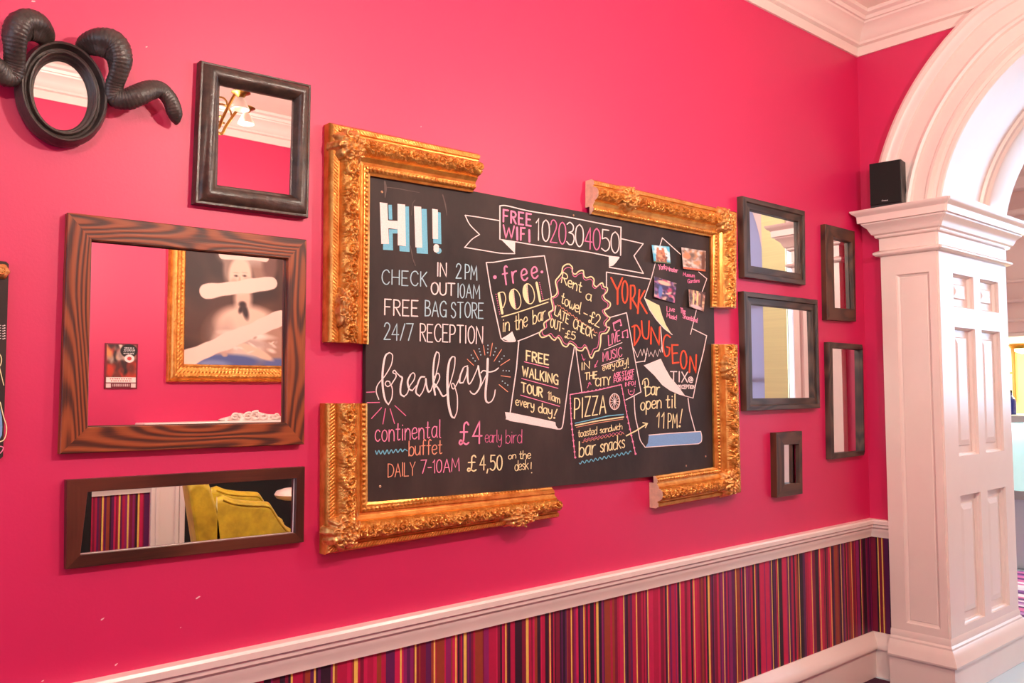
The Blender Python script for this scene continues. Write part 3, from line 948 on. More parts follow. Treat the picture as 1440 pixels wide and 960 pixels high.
class Chalk:
    """one drawing on the board: ribbons and fills of chalk, in the photograph's pixels"""
    def __init__(self, z=(0, 0, 1)):
        self.mb = MB()
        self.z = z
        self.k = 0
    def px(self, p):
        ox, oy, s = self.z
        return np.array([ox + p[0] / s, oy + p[1] / s])
    def _pt(self, q, d):
        x, z = W(q[0], q[1], d)
        return (x, -d, z)
    def ribbon(self, P, w, col):
        P = [p for i, p in enumerate(P) if i == 0 or np.linalg.norm(p - P[i - 1]) > 1e-3]
        self.k += 1
        d = BD + .0003 + .00003 * self.k
        mi = CHK.index(col)
        if len(P) == 1:
            P = [P[0], P[0] + np.array([.01, 0])]
        n = len(P)
        w = [q * .84 for q in w] if hasattr(w, '__len__') else w * .84
        ws = w if hasattr(w, '__len__') else [w] * n
        if len(ws) != n: ws = np.interp(np.linspace(0, 1, n), np.linspace(0, 1, len(ws)), ws)
        rows = []
        # round cap at the start
        t0 = (P[1] - P[0]) / np.linalg.norm(P[1] - P[0]); t1 = (P[-1] - P[-2]) / np.linalg.norm(P[-1] - P[-2])
        rows.append((P[0] - t0 * ws[0] * .45, t0, ws[0] * .45))
        for i in range(n):
            a = P[i] - P[i - 1] if i else P[1] - P[0]
            b = P[i + 1] - P[i] if i < n - 1 else P[-1] - P[-2]
            a, b = a / np.linalg.norm(a), b / np.linalg.norm(b)
            t = a + b
            if np.linalg.norm(t) < .5:         # sharp turn: close the run and open another
                rows.append((P[i] + a * ws[i] * .3, a, ws[i] * .7)); rows.append((P[i] + (b - a) * ws[i] * .0, b, ws[i] * .7)); continue
            t /= np.linalg.norm(t)
            k = 1 / max(.6, abs(np.dot(t, b)))
            rows.append((P[i], t, ws[i] * k))
        rows.append((P[-1] + t1 * ws[-1] * .45, t1, ws[-1] * .45))
        G_ = []
        for p, t, ww in rows:
            nn = np.array([-t[1], t[0]]) * ww / 2
            G_.append([self._pt(p + nn, d), self._pt(p - nn, d)])
        self.mb.grid(G_, mi)
    def s(self, txt, w=1.6, col='white', smooth=True):
        """strokes 'x,y x,y ...' separated by '|' in zoomed pixels"""
        for q in txt.split('|'):
            P = [self.px([float(v) for v in p.split(',')]) for p in q.split()]
            if smooth and len(P) > 2: P = spline(P, 7)
            self.ribbon(P, w, col)
        return self
    def l(self, txt, w=1.6, col='white'):
        return self.s(txt, w, col, False)
    def fill(self, txt, col='white', smooth=False):
        for q in txt.split('|'):
            P = [self.px([float(v) for v in p.split(',')]) for p in q.split()]
            if smooth: P = spline(P, 5)
            self.k += 1
            d = BD + .0003 + .00003 * self.k
            self.mb.add([self._pt(p, d) for p in P], [tuple(range(len(P)))], CHK.index(col))
        return self
    def dots(self, txt, r, col):
        for p in txt.split():
            c = self.px([float(v) for v in p.split(',')])
            self.k += 1
            d = BD + .0003 + .00003 * self.k
            self.mb.add([self._pt(c + r * np.array([math.cos(a), math.sin(a)]), d) for a in np.linspace(0, 2 * PI, 9)[:-1]], [tuple(range(8))], CHK.index(col))
        return self
    def t(self, text, p0, p1, h, w=1.5, col='white', slant=0.0, gap=1.9, h1=None, up=None):
        """hand lettering from p0 to p1 along its baseline, in zoomed pixels"""
        ox, oy, sc = self.z
        a, b = self.px(p0), self.px(p1)
        h0 = h / sc
        h1_ = (h1 or h) / sc
        adv = []
        x = 0
        for c in text:
            adv.append(x)
            x += G[c][0] + (gap if c != ' ' else 0)
        tot = x - gap
        ux = (b - a)
        rr = random.Random(text)
        for c, x0 in zip(text, adv):
            if c == ' ': continue
            jy = rr.uniform(-.25, .25)
            for sm, P in G[c][1]:
                Q = []
                for gx_, gy_ in P:
                    t = (x0 + gx_ + slant * gy_) / tot
                    hh = h0 + (h1_ - h0) * t
                    base = a + ux * t
                    upv = np.array(up) if up is not None else np.array([0.012, -1.0])
                    Q.append(base + upv * (gy_ + jy) / 10 * hh)
                if len(Q) == 1: continue
                if sm: Q = spline(Q, 5)
                self.ribbon([np.asarray(q) for q in Q], w, col)
        return self
    def done(self, name):
        o = self.mb.obj(name, CHM, board, fix=False)
        return o

# --- HI!
c = Chalk((520, 250, 8))
c.fill('210,303 248,303 255,470 215,468|215,578 315,580 315,625 258,625 262,815 150,808 150,740 215,740|395,322 440,322 448,832 335,825 333,765 405,768|580,348 640,352 655,855 528,848 526,780 590,785|766,385 798,390 806,745 715,735 713,684 768,688', 'cyan')
c.dots('774,820', 4.4, 'cyan')
c.fill('112,275 198,285 215,742 130,742|312,292 397,300 405,768 315,758|205,478 313,485 313,578 208,565|498,318 578,325 590,785 513,780|703,347 765,357 768,688 707,685', 'white')
c.dots('748,775 748,792 748,808', 4.0, 'white')
c.done('chalk_greeting')
# --- opening times
c = Chalk((520, 365, 7.68))
c.t('CHECK', (132, 262), (614, 288), 156, 1.7, 'paleblue', gap=2.2)
c.t('IN', (728, 176), (826, 182), 146, 2.0)
c.t('2', (932, 200), (988, 200), 155, 1.8, 'paleblue')
c.t('PM', (1030, 206), (1156, 226), 158, 1.8, 'paleblue', gap=1.6)
c.t('OUT', (664, 372), (916, 388), 130, 2.1, gap=1.5)
c.t('I0AM', (948, 406), (1186, 424), 150, 1.7, 'paleblue', gap=1.8)
c.t('FREE', (162, 592), (518, 610), 168, 2.1, gap=2.2)
c.t('BAG', (598, 610), (826, 622), 168, 1.9, 'paleblue', gap=1.5)
c.t('STORE', (878, 624), (1224, 630), 165, 1.8, 'paleblue', gap=1.9)
c.t('24/7', (154, 864), (466, 866), 178, 1.8, 'paleblue', gap=1.3)
c.t('RECEPTION', (544, 878), (1218, 912), 188, 1.9, gap=1.8)
c.s('470,0 482,30 492,65', 1.2, 'grey')
c.done('chalk_opening_times')
# --- breakfast
c = Chalk((510, 480, 6.4))
c.s('145,520 122,450 138,385 200,310 255,215 270,140 262,112 240,100', 1.6)
c.s('240,100 205,130 184,230 178,350 186,450 205,530 232,567', (2.0, 3.2, 3.4, 3.2, 2.2))
c.s('232,567 262,510 268,440 255,395 225,405 203,385 215,358 242,362 252,392 275,360 300,318 296,292 278,285 272,272 288,260 308,285 340,315', 1.8)
c.s('335,312 356,330 342,400 342,470 372,495', (2.6, 3.0, 2.6))
c.s('372,495 402,465 425,400 462,345 470,300 452,282 425,305', 1.7)
c.s('430,300 405,360 418,425 446,442', (2.4, 3.0, 2.4))
c.s('446,442 485,395', 1.6)
c.s('558,318 520,325 490,400 480,460 512,492', (2.2, 2.8, 2.2))
c.s('512,492 545,440 572,345', 1.7)
c.s('568,335 574,395 592,452 615,440', (2.8, 3.0, 2.0))
c.s('615,440 650,335 685,180 688,112 666,92', 1.7)
c.s('666,92 646,150 634,280 640,400 652,480', (2.0, 3.0, 3.2, 3.0))
c.s('648,420 692,330 678,285 645,320', 1.7)
c.s('645,378 682,425 718,488 748,482 772,455', (2.6, 2.8, 1.8))
c.s('832,160 828,140 806,136', 1.7)
c.s('806,136 780,180 764,300 765,450 776,580 800,670 826,688', (2.0, 3.6, 4.0, 3.8, 2.2))
c.s('826,688 850,620 852,500 836,430 822,385 806,376 800,400 812,426 832,410 870,335 905,240 945,218', 1.7)
c.s('832,150 826,230 800,335 774,420', 1.6)
c.s('905,240 878,310 874,368 904,370', (2.4, 2.8, 2.2))
c.s('904,370 930,310 946,235', 1.6)
c.s('944,232 945,330 955,380 976,366 1004,310 1040,225', (2.8, 2.8, 2.0, 1.7, 1.7))
c.s('1040,220 1050,290 1064,350 1050,420 1012,470 982,465 966,445', (2.8, 2.8, 2.4, 1.8))
c.s('1064,402 1118,290', 1.5)
c.s('1126,155 1120,300 1106,450 1110,530 1132,553', (3.6, 3.8, 3.4, 2.4))
c.s('1132,553 1162,535 1184,490 1193,436', 1.8)
c.s('1064,282 1088,262 1140,274 1190,262 1222,238', 2.0)
c.l('35,457 108,453|40,550 152,548|170,595 80,692|205,605 182,742|247,605 287,738|290,577 388,667', 1.4, 'rose')
c.l('942,160 1000,215|1000,78 1045,165|1087,35 1100,122|1168,15 1147,130|1250,72 1182,178|1322,162 1240,215|1245,308 1330,320|1228,388 1306,452', 1.2, 'peach')
c.dots('978,122 993,150 1013,175 1048,65 1055,92 1063,120 1127,35 1127,68 1125,100 1200,60 1190,92 1178,122 1272,130 1252,155 1230,180 1265,262 1292,264 1318,265 1258,357 1282,375 1306,392', .95, 'paleblue')
c.done('chalk_breakfast')
# --- prices
c = Chalk((520, 590, 5.54))
c.t('continental', (42, 172), (552, 138), 148, 1.6, 'pink', gap=1.5, h1=140)
c.t('buffet', (305, 282), (562, 262), 116, 1.6, 'peach', gap=1.1)
c.s('45,242 55,268 70,240 85,266 102,240 116,268 135,235 148,264 168,234 182,258 204,230 218,254 240,228 254,248 272,230 292,242', 1.6, 'cyan')
c.t('£4', (696, 192), (872, 186), 172, 2.7, 'pink', gap=2.4)
c.t('early', (898, 178), (1026, 176), 96, .95, 'rose', gap=.7)
c.t('bird', (1060, 184), (1184, 184), 106, .95, 'rose', gap=.9)
c.t('DAILY', (142, 446), (352, 432), 104, 1.4, 'peach', gap=1.4)
c.t('7-10AM', (398, 420), (696, 400), 102, 1.6, 'pink', gap=1.6)
c.t('£', (760, 402), (828, 400), 122, 2.2, 'cream')
c.t('4,50', (858, 392), (1030, 390), 116, 2.0, 'cream', gap=1.6)
c.t('on', (1080, 308), (1138, 300), 52, 1.2, 'cream', gap=1)
c.t('the', (1165, 306), (1254, 300), 64, 1.2, 'cream', gap=.9)
c.t('desk', (1130, 398), (1236, 384), 78, 1.2, 'cream', gap=.8)
c.l('1258,332 1256,382', 1.3, 'cream').dots('1261,412', .9, 'cream')
c.done('chalk_prices')
# --- wifi banner
c = Chalk((640, 270, 9.6))
c.l('605,185 605,635', 2.0).l('600,385 460,362 300,335 135,312', 1.6)
c.s('135,312 200,440 330,572', 1.6).s('330,572 225,640 128,748', 1.6).s('128,745 400,790 620,825 805,830', 1.7)
c.s('605,185 700,185 1000,255 1440,325', 1.9).s('620,640 800,668 1080,715 1440,760', 1.7)
c.fill('622,640 812,672 808,826', 'white')
c.t('FREE', (652, 396), (1024, 456), 160, 2.9, 'pink', gap=3.2)
c.t('W', (650, 622), (796, 636), 175, 2.5, 'pink'); c.l('836,478 840,642|1000,512 1004,668', 3.4, 'pink'); c.t('F', (886, 648), (940, 652), 165, 2.8, 'pink')
c.t('10', (1092, 650), (1272, 672), 290, 2.0, 'white', gap=2.2)
c.z = (760, 290, 9.6)
c.t('20', (132, 484), (340, 510), 300, 1.8, 'rose', gap=1.2)
c.t('30', (352, 515), (578, 548), 300, 1.9, 'white', gap=.8)
c.t('40', (600, 568), (804, 600), 290, 1.8, 'rose', gap=.8)
c.t('50', (818, 600), (1062, 634), 285, 1.9, 'white', gap=1.0)
c.s('285,130 500,170 900,250 1088,282', 1.8).l('1088,282 1082,660', 2.0).s('240,562 600,610 920,672 1060,688', 1.8)
c.fill('922,675 1070,690 1020,760 980,800 925,815', 'white')
c.l('1088,436 1388,505', 1.8).l('1388,505 1262,668 1390,905', 1.7).l('1390,905 1150,860 930,822', 1.8)
c.done('chalk_wifi_banner')
# --- free pool card
c = Chalk((670, 350, 7.385))
c.l('102,140 180,138 380,102 706,70', 1.8).l('102,140 150,440 255,925', 1.8).l('706,70 745,280 778,490', 1.7)
c.s('255,925 290,955 345,962 400,960', 1.6).l('430,955 520,922 648,868', 1.6)
c.fill('262,928 320,895 372,855 392,905 412,955 340,960', 'white')
up_ = (-.19, -.98)
c.t('free', (285, 378), (640, 296), 190, 2.5, 'pink', gap=3.0, up=(-.12, -1))
c.dots('192,292', 2.7, 'pink').dots('680,238', 2.0, 'pink')
c.l('232,462 268,668', 4.2, 'cream').s('240,450 285,452 304,520 282,600 272,606', 1.6, 'cream')
for cx, cy in ((402, 520), (543, 465)):
    P = [(cx + 58 * math.cos(a) + 14 * math.sin(a), cy + 104 * math.sin(a)) for a in np.linspace(0, 2 * PI, 22)]
    c.s(' '.join('%.0f,%.0f' % p for p in P), 1.5, 'cream')
    Q = [(cx + 58 * math.cos(a) + 14 * math.sin(a), cy + 104 * math.sin(a)) for a in np.linspace(PI * .55, PI * 1.5, 12)]
    c.fill(' '.join('%.0f,%.0f' % p for p in Q), 'cream')
c.l('625,350 662,545', 4.0, 'cream').l('655,548 754,518', 1.6, 'cream')
for x0, y0, x1, y1 in ((204, 470, 242, 675), (378, 430, 410, 605), (520, 385, 546, 545), (655, 350, 690, 515)):
    for t in np.linspace(0, 1, 10): c.dots('%.0f,%.0f' % (x0 + (x1 - x0) * t, y0 + (y1 - y0) * t), .75, 'rose')
c.l('262,705 420,660 744,552', 1.8, 'cream')
c.t('in', (272, 858), (340, 842), 150, 1.5, 'cream', gap=1.2, up=(.03, -1))
c.t('the', (400, 850), (530, 800), 165, 1.5, 'cream', gap=1.0, up=(-.02, -1))
c.t('bar', (588, 782), (716, 728), 145, 1.5, 'cream', gap=1.2, up=(-.02, -1))
c.done('chalk_pool_card')
# --- towel badge
c = Chalk((750, 360, 6.4))
out = '325,72 350,100 352,145 378,162 412,135 448,130 456,175 478,195 520,185 546,210 545,255 570,275 600,250 622,242 635,275 665,285 662,320 635,350 645,385 690,420 685,460 640,490 660,530 688,560 655,600 660,635 685,645 660,690 612,705 605,780 590,845 555,862 530,915 510,905 490,845 465,820 440,850 400,845 378,815 330,785 300,815 265,800 240,750 215,730 195,755 170,745 140,712 110,725 75,730 55,700 70,672 100,650 95,605 130,575 150,560 140,510 175,480 170,430 160,375 190,360 215,320 200,230 225,190 255,150 265,100 295,75 325,72'
c.s(out, 2.1, 'cream')
ctr = np.array([390, 490.])
inn = []
for p in out.split():
    q = np.array([float(v) for v in p.split(',')]); q = ctr + (q - ctr) * .93; inn.append('%.0f,%.0f' % tuple(q))
c.s(' '.join(inn), 1.1, 'rose')
ul = (.10, -1)
c.t('Rent', (252, 240), (428, 330), 95, 1.6, 'cream', gap=1.2, up=(.16, -1))
c.t('a', (470, 388), (520, 404), 92, 1.6, 'cream', up=(.14, -1))
c.t('towel', (246, 418), (418, 520), 98, 1.6, 'cream', gap=.9, up=(.18, -1))
c.l('455,512 486,528', 1.7, 'cream')
c.t('£2', (496, 592), (592, 640), 105, 1.7, 'cream', gap=1.2, up=(.16, -1))
c.s(' '.join('%.0f,%.0f' % (218 + 358 * t, 435 + 262 * t + 7 * math.sin(t * 75)) for t in np.linspace(0, 1, 70)), .8, 'peach')
c.t('LATE', (190, 526), (312, 612), 78, 1.6, 'cream', gap=1.8, up=(.16, -1))
c.t('CHECK-', (356, 642), (552, 752), 82, 1.6, 'cream', gap=1.6, up=(.16, -1))
c.t('OUT-', (152, 636), (272, 690), 80, 1.6, 'cream', gap=1.8, up=(.1, -1))
c.t('£5', (282, 730), (372, 756), 68, 1.6, 'cream', gap=1.6, up=(.14, -1))
c.done('chalk_towel_badge')
# --- walking tour scroll
c = Chalk((700, 470, 6.857))
c.l('203,65 180,330 120,752', 1.9).l('738,125 690,400 640,780', 1.7).s('640,780 625,880 608,910 575,912', 1.8)
c.fill('70,748 130,755 350,800 555,845 560,880 585,912 540,905 300,865 120,835 82,815', 'white')
c.l('80,815 300,862 580,914', 1.5)
c.t('FREE', (276, 248), (488, 292), 92, 2.4, 'cream', gap=2.4)
c.t('WALKING', (238, 398), (580, 486), 92, 2.2, 'cream', gap=2.2)
c.t('TOUR', (228, 552), (428, 606), 88, 2.2, 'cream', gap=1.9)
c.t('11am', (484, 624), (598, 664), 76, 1.5, 'cream', gap=1.2)
c.t('every', (172, 678), (348, 724), 84, 1.7, 'cream', gap=1.5)
c.t('day', (392, 752), (522, 780), 92, 1.8, 'cream', gap=1.2)
c.l('572,722 548,780', 1.9, 'cream').dots('545,804', 1.5, 'cream')
c.l('256,264 490,322|230,425 580,520|220,585 595,694', 1.2, 'pink')
c.done('chalk_walking_tour_scroll')
# --- live music card
c = Chalk((790, 430, 4.174))
c.l('282,68 380,40', 1.6).l('380,40 420,260 465,505', 1.5).l('465,505 375,552', 1.5).l('82,245 100,380 118,505', 1.5)
c.t('LIVE', (276, 232), (342, 204), 60, 1.4, 'pink', gap=1.4, up=(-.05, -1))
c.t('MUSIC', (242, 326), (354, 294), 52, 1.3, 'pink', gap=2.0, up=(-.05, -1))
c.l('248,258 354,215|234,350 362,308', 1.1)
c.t('every', (240, 380), (310, 362), 42, 1.1, 'cream', gap=.8)
c.t('day', (318, 362), (380, 346), 52, 1.2, 'cream', gap=.9)
c.l('388,305 390,345', 1.2, 'cream').dots('391,360', .8, 'cream')
c.t('IN', (116, 376), (162, 366), 42, 1.7, 'cream', gap=2)
c.t('THE', (136, 434), (206, 424), 40, 1.7, 'cream', gap=1.8)
c.t('CITY', (198, 472), (284, 462), 46, 1.7, 'cream', gap=1.6)
c.t('ASK STAFF', (304, 420), (424, 398), 26, 1.2, 'pink', gap=1.6)
c.t('FOR MORE', (306, 450), (420, 428), 24, 1.2, 'pink', gap=1.7)
c.t('INFO', (372, 472), (422, 464), 22, 1.1, 'pink', gap=1.6)
c.l('432,440 430,462', 1.1, 'pink').dots('430,472', .7, 'pink')
c.s('390,490 394,512 408,522 422,512 426,488', 1.2, 'pink').l('402,498 403,504|412,497 412,503', .9, 'pink')
c.s('116,284 128,318', 1.0, 'rose').l('122,308 130,320 137,310', 1.0, 'rose')
c.l('212,320 194,358|196,344 193,360 206,354', 1.0, 'rose').l('150,482 164,450|156,456 165,448 172,462', 1.0, 'rose')
c.l('308,140 302,100 342,80 350,112', 1.5, 'pink').dots('310,142 314,142 346,114 350,113', 1.1, 'pink').l('303,106 343,87', 1.2, 'pink')
c.l('358,182 356,152 384,140 388,176', 1.4, 'pink').dots('357,184 361,184 384,184 388,183', 1.1, 'pink')
c.done('chalk_live_music_card')
# --- pizza card
c = Chalk((790, 530, 6.857))
c.l('80,168 330,130 572,72', 1.6, 'pink').l('80,168 90,400 128,775', 1.3, 'pink').l('575,72 620,320 710,740', 1.3, 'pink')
for (x0, y0, x1, y1, n, r) in ((100, 165, 560, 78, 13, .9), (82, 205, 92, 400, 5, 1.2), (94, 450, 130, 775, 7, 1.5), (580, 110, 625, 330, 5, 1.1), (630, 385, 712, 740, 7, 1.5)):
    for t in np.linspace(0, 1, n): c.dots('%.0f,%.0f' % (x0 + (x1 - x0) * t, y0 + (y1 - y0) * t), r, 'pink')
c.t('PIZZA', (122, 400), (424, 348), 196, 2.0, 'cream', gap=2.1, h1=172)
c.s(' '.join('%.0f,%.0f' % (510 + 49 * math.cos(a), 236 + 76 * math.sin(a)) for a in np.linspace(0, 2 * PI, 24)), 1.3)
c.s(' '.join('%.0f,%.0f' % (510 + 40 * math.cos(a), 236 + 64 * math.sin(a)) for a in np.linspace(0, 2 * PI, 20)), .7, 'peach')
for a in np.linspace(0, PI, 7)[:-1]: c.l('%.0f,%.0f %.0f,%.0f' % (510 - 44 * math.cos(a), 236 - 68 * math.sin(a), 510 + 44 * math.cos(a), 236 + 68 * math.sin(a)), .8)
c.l('128,445 300,408 440,375 595,360', 1.7, 'cyan').l('130,466 330,425 596,385', 2.2, 'cream').l('140,484 360,440 590,405', 1.0, 'peach')
c.t('toasted', (158, 580), (338, 548), 72, 1.1, 'cream', gap=.8)
c.t('sandwich', (368, 542), (582, 502), 60, 1.1, 'cream', gap=.7)
c.s(' '.join('%.0f,%.0f' % (195 + 405 * t, 625 - 82 * t + 8 * math.sin(t * 70)) for t in np.linspace(0, 1, 70)), .8, 'peach')
c.s(' '.join('%.0f,%.0f' % (210 + 380 * t, 605 - 78 * t + 8 * math.sin(t * 70 + 2)) for t in np.linspace(0, 1, 70)), .7, 'rose')
c.t('bar', (168, 772), (324, 742), 150, 1.9, 'cream', gap=1.2)
c.t('snacks', (372, 728), (606, 678), 128, 1.7, 'cream', gap=1.0)
c.s(' '.join('%.0f,%.0f' % (168 + 500 * t, 828 - 105 * t + 12 * math.sin(t * 75)) for t in np.linspace(0, 1, 84)), 1.4, 'cyan')
c.l('622,566 720,515 822,450', 2.2, 'cream').l('782,440 825,448 806,488', 1.8, 'cream')
c.done('chalk_pizza_card')
# --- dungeon poster
c = Chalk((850, 370, 6.4))
c.l('18,215 18,80', 1.7).l('18,80 200,108 418,144', 1.7).l('505,570 522,795', 1.4)
R_ = 2.7
c.l('60,130 115,240|162,132 118,240 118,368', R_, 'red')
c.s(' '.join('%.0f,%.0f' % (184 + 25 * math.cos(a), 258 + 98 * math.sin(a)) for a in np.linspace(0, 2 * PI, 20)), R_ * .9, 'red')
c.l('236,200 236,408', R_, 'red').s('238,200 268,205 275,265 258,310 240,318', R_ * .9, 'red').l('248,318 300,408', R_, 'red')
c.l('315,238 300,450|362,248 308,345|315,335 382,450', R_, 'red')
c.l('270,560 270,735', R_ * .9, 'red').s('248,572 290,560 316,600 318,650 292,705 268,738', R_ * .9, 'red')
c.s('334,520 344,640 368,678 395,660 402,520', R_ * .9, 'red').l('418,725 420,570 492,735 498,575', R_, 'red')
c.s('592,665 560,645 535,680 530,760 550,835 580,820 588,770', R_ * .9, 'red').l('588,762 560,752', R_ * .8, 'red')
c.l('662,735 608,735 615,900 668,892|612,812 655,808', R_ * .9, 'red')
c.s(' '.join('%.0f,%.0f' % (712 + 27 * math.cos(a), 868 + 80 * math.sin(a)) for a in np.linspace(0, 2 * PI, 20)), R_ * .9, 'red')
c.l('765,980 772,830 822,985 826,825', R_, 'red')
c.l('262,762 298,845 325,775 340,832 355,770 372,835 385,762 402,840 418,800 440,842 455,782 478,838 495,775 505,800 515,750 522,800', 1.1)
c.l('282,892 362,880', 1.5).l('380,810 362,885', 1.3)
c.z = (880, 490, 6.4)
c.fill('165,150 240,120 315,90 350,165 400,255 465,330 540,432 480,410 400,375 330,325 260,240', 'white')
c.l('165,150 260,240 330,325 400,375 480,410 605,445', 1.2).l('605,445 640,270 705,5', 1.5)
c.t('TIX', (402, 300), (555, 302), 92, 1.8, gap=2.0)
c.t('@', (562, 302), (606, 308), 66, 1.5)
c.t('RECEPTION', (470, 362), (622, 362), 34, 1.3, gap=2.0)
c.z = (850, 370, 6.4)
c.l('790,588 920,652 890,800 850,960', 1.5)
c.done('chalk_dungeon_poster')
# --- bar scroll
c = Chalk((880, 490, 6.4))
c.s('75,430 85,600 110,720 130,820 175,888', 1.5).l('560,445 575,560 625,745', 1.5)
c.fill('208,778 400,762 675,745 683,790 680,835 655,855 400,870 175,888 200,850', 'blue')
c.l('208,778 400,762 675,745', 1.5, 'white').s('675,745 684,790 680,835 655,856', 1.2, 'white').l('655,856 400,872 175,888', 1.3, 'white')
c.s('150,320 158,285 190,268 205,300 200,335 165,352', 1.7, 'cream').l('172,295 180,425', 1.9, 'cream').s('182,345 225,350 222,400 180,430', 1.7, 'cream')
c.t('ar', (226, 418), (304, 418), 120, 1.8, 'cream', gap=1.2)
c.t('open', (134, 556), (318, 532), 118, 1.8, 'cream', gap=1.2)
c.t('til', (362, 535), (450, 530), 125, 1.8, 'cream', gap=1.5)
c.l('280,612 302,572 295,708|325,612 345,572 340,716', 1.6, 'cream')
c.t('PM', (380, 716), (462, 716), 135, 1.6, 'cream', gap=2)
c.l('508,545 488,670', 1.6, 'cream').dots('484,698', 1.7, 'cream')
c.done('chalk_bar_scroll')
# --- city sights card
c = Chalk((900, 325, 6.62))
c.l('186,135 208,62 378,215', 1.4).l('142,300 105,440 42,620', 1.4)
c.fill('42,620 110,655 180,690 205,780 240,870 295,958 225,905 150,820 90,730', 'cream')
c.l('42,620 90,730 150,820 225,905 300,962', 1.2)
c.t('York', (172, 358), (240, 352), 46, 1.2, 'pink', gap=.8)
c.t('Minster', (248, 366), (352, 384), 40, 1.1, 'pink', gap=.7)
c.t('Museum', (402, 415), (508, 430), 36, 1.0, 'rose', gap=.9)
c.t('Gardens', (444, 482), (554, 476), 36, 1.0, 'rose', gap=.9)
c.t('Live', (250, 745), (322, 750), 46, 1.1, 'pink', gap=.9)
c.t('Music!', (250, 798), (342, 828), 44, 1.1, 'pink', gap=.9)
c.t('The', (376, 758), (422, 768), 46, 1.1, 'pink', gap=1.1)
c.t('Shambles!', (398, 806), (535, 852), 42, 1.1, 'pink', gap=.8)
c.done('chalk_city_sights_card')
c = Chalk((900, 325, 6.62)); c.l('525,735 470,960', 1.2); c.done('chalk_card_edge')
c = Chalk((900, 325, 6.62)); c.l('545,378 622,442 580,560', 1.3); c.done('chalk_card_edge')
# smears left by the duster
for txt, w in (('168,40 178,120 172,220', (3.0, 4.6, 1.0)), ('190,105 300,118 420,140 560,165', (1.0, 1.3, .6)), ('508,250 480,300 470,420', .8), ('455,760 475,860 492,950', (1.0, 1.4, .8)), ('820,190 850,300 868,420', (1.8, 2.2, .6))):
    c = Chalk((520, 250, 8)); c.s(txt, w, 'grey'); c.done('chalk_smear')
for (px, py) in ((520 + 136 / 8, 250 + 158 / 8), (520 + 80 / 5.54, 590 + 520 / 5.54), (760 + 445 / 9.6, 290 + 122 / 9.6), (820 + 612 / 3.554, 460 + 645 / 3.554), (820 + 515 / 3.554, 460 + 692 / 3.554)):
    x, z = W(px, py, BD)
    mb = MB()
    mb.grid([[(x + r * math.cos(a), -BD - h, z + r * math.sin(a)) for a in np.linspace(0, 2 * PI, 12, endpoint=False)] for r, h in ((.0045, 0), (.0042, .0012), (.0025, .002), (.0004, .0014))], close_v=True)
    mb.obj('screw', M_SCREW, board)

# ------------------------------------------------------------------ small photographs pinned on the board
def painted(name, P, nu, nv, colf, parent=None, thick=.0015, m=None, back=None):
    """a flat painted surface: P(u, v) gives points, colf(u, v) the painted colours (arrays)"""
    u, v = np.meshgrid(np.linspace(0, 1, nu), np.linspace(0, 1, nv), indexing='ij')
    pts = np.array([[P(u[i, j], v[i, j]) for j in range(nv)] for i in range(nu)])
    mb = MB()
    mb.grid(pts)
    o = mb.obj(name, m or vcol_mat('print_' + name), parent, fix=False)
    ca = o.data.color_attributes.new('paint', 'FLOAT_COLOR', 'POINT')
    c = colf(u, v).reshape(-1, 3)
    c = np.where(c <= .04045, c / 12.92, ((np.clip(c, 0, 1) + .055) / 1.055) ** 2.4)
    ca.data.foreach_set('color', np.concatenate([c, np.ones((len(c), 1))], 1).ravel())
    return o
def C(*rgb): return np.array(rgb, float) / 255
def over(img, mask, col):
    return img * (1 - mask[..., None]) + np.asarray(col) * mask[..., None]
def blob(u, v, cu, cv, ru, rv, soft=.25, rot=0):
    du, dv = u - cu, v - cv
    a, b = du * math.cos(rot) + dv * math.sin(rot), -du * math.sin(rot) + dv * math.cos(rot)
    q = np.sqrt((a / ru) ** 2 + (b / rv) ** 2)
    return np.clip((1 + soft - q) / (2 * soft), 0, 1)
def specks(u, v, n, cols, r, seed, img, box=(0, 1, 0, 1)):
    rnd = random.Random(seed)
    for k in range(n):
        img = over(img, blob(u, v, rnd.uniform(box[0], box[1]), rnd.uniform(box[2], box[3]), r * rnd.uniform(.5, 1.4), r * rnd.uniform(.5, 1.6), .5, rnd.uniform(0, 3)), rnd.choice(cols))
    return img
def ph_minster(u, v):
    img = C(90, 190, 225)[None, None] * np.ones(u.shape + (1,))
    img = specks(u, v, 14, [C(245, 245, 245), C(210, 235, 245)], .14, 2, img, (0, 1, 0, .75))
    for cu, w in ((.33, .17), (.62, .17), (.47, .2)):
        hh = np.clip((v - (.12 if w < .2 else .25)) / .85, 0, 1)
        img = over(img, (np.abs(u - cu) < w * (.35 + .8 * hh)) * (hh > 0) * 1.0, C(196, 128, 96))
    img = specks(u, v, 40, [C(150, 84, 62), C(226, 170, 130), C(120, 80, 70)], .04, 3, img, (.2, .8, .4, 1))
    return over(img, (v > .93) * 1.0, C(110, 120, 80))
def ph_garden(u, v):
    img = C(196, 176, 166)[None, None] * np.ones(u.shape + (1,))
    img = specks(u, v, 90, [C(230, 215, 205), C(150, 120, 104), C(205, 150, 110), C(120, 96, 84), C(214, 196, 190)], .08, 5, img)
    img = over(img, blob(u, v, .2, .38, .17, .14), C(222, 140, 96))
    img = over(img, blob(u, v, .9, .55, .08, .5), C(110, 66, 46))
    return over(img, (v > .9) * 1.0, C(206, 104, 60))
def ph_band(u, v):
    img = C(70, 48, 84)[None, None] * np.ones(u.shape + (1,))
    img = specks(u, v, 80, [C(140, 100, 160), C(214, 120, 160), C(60, 60, 110), C(236, 190, 170), C(40, 30, 50), C(200, 70, 110)], .07, 8, img)
    img = over(img, blob(u, v, .3, .65, .1, .3), C(96, 120, 190))
    return over(img, blob(u, v, .45, .18, .3, .1), C(244, 200, 170))
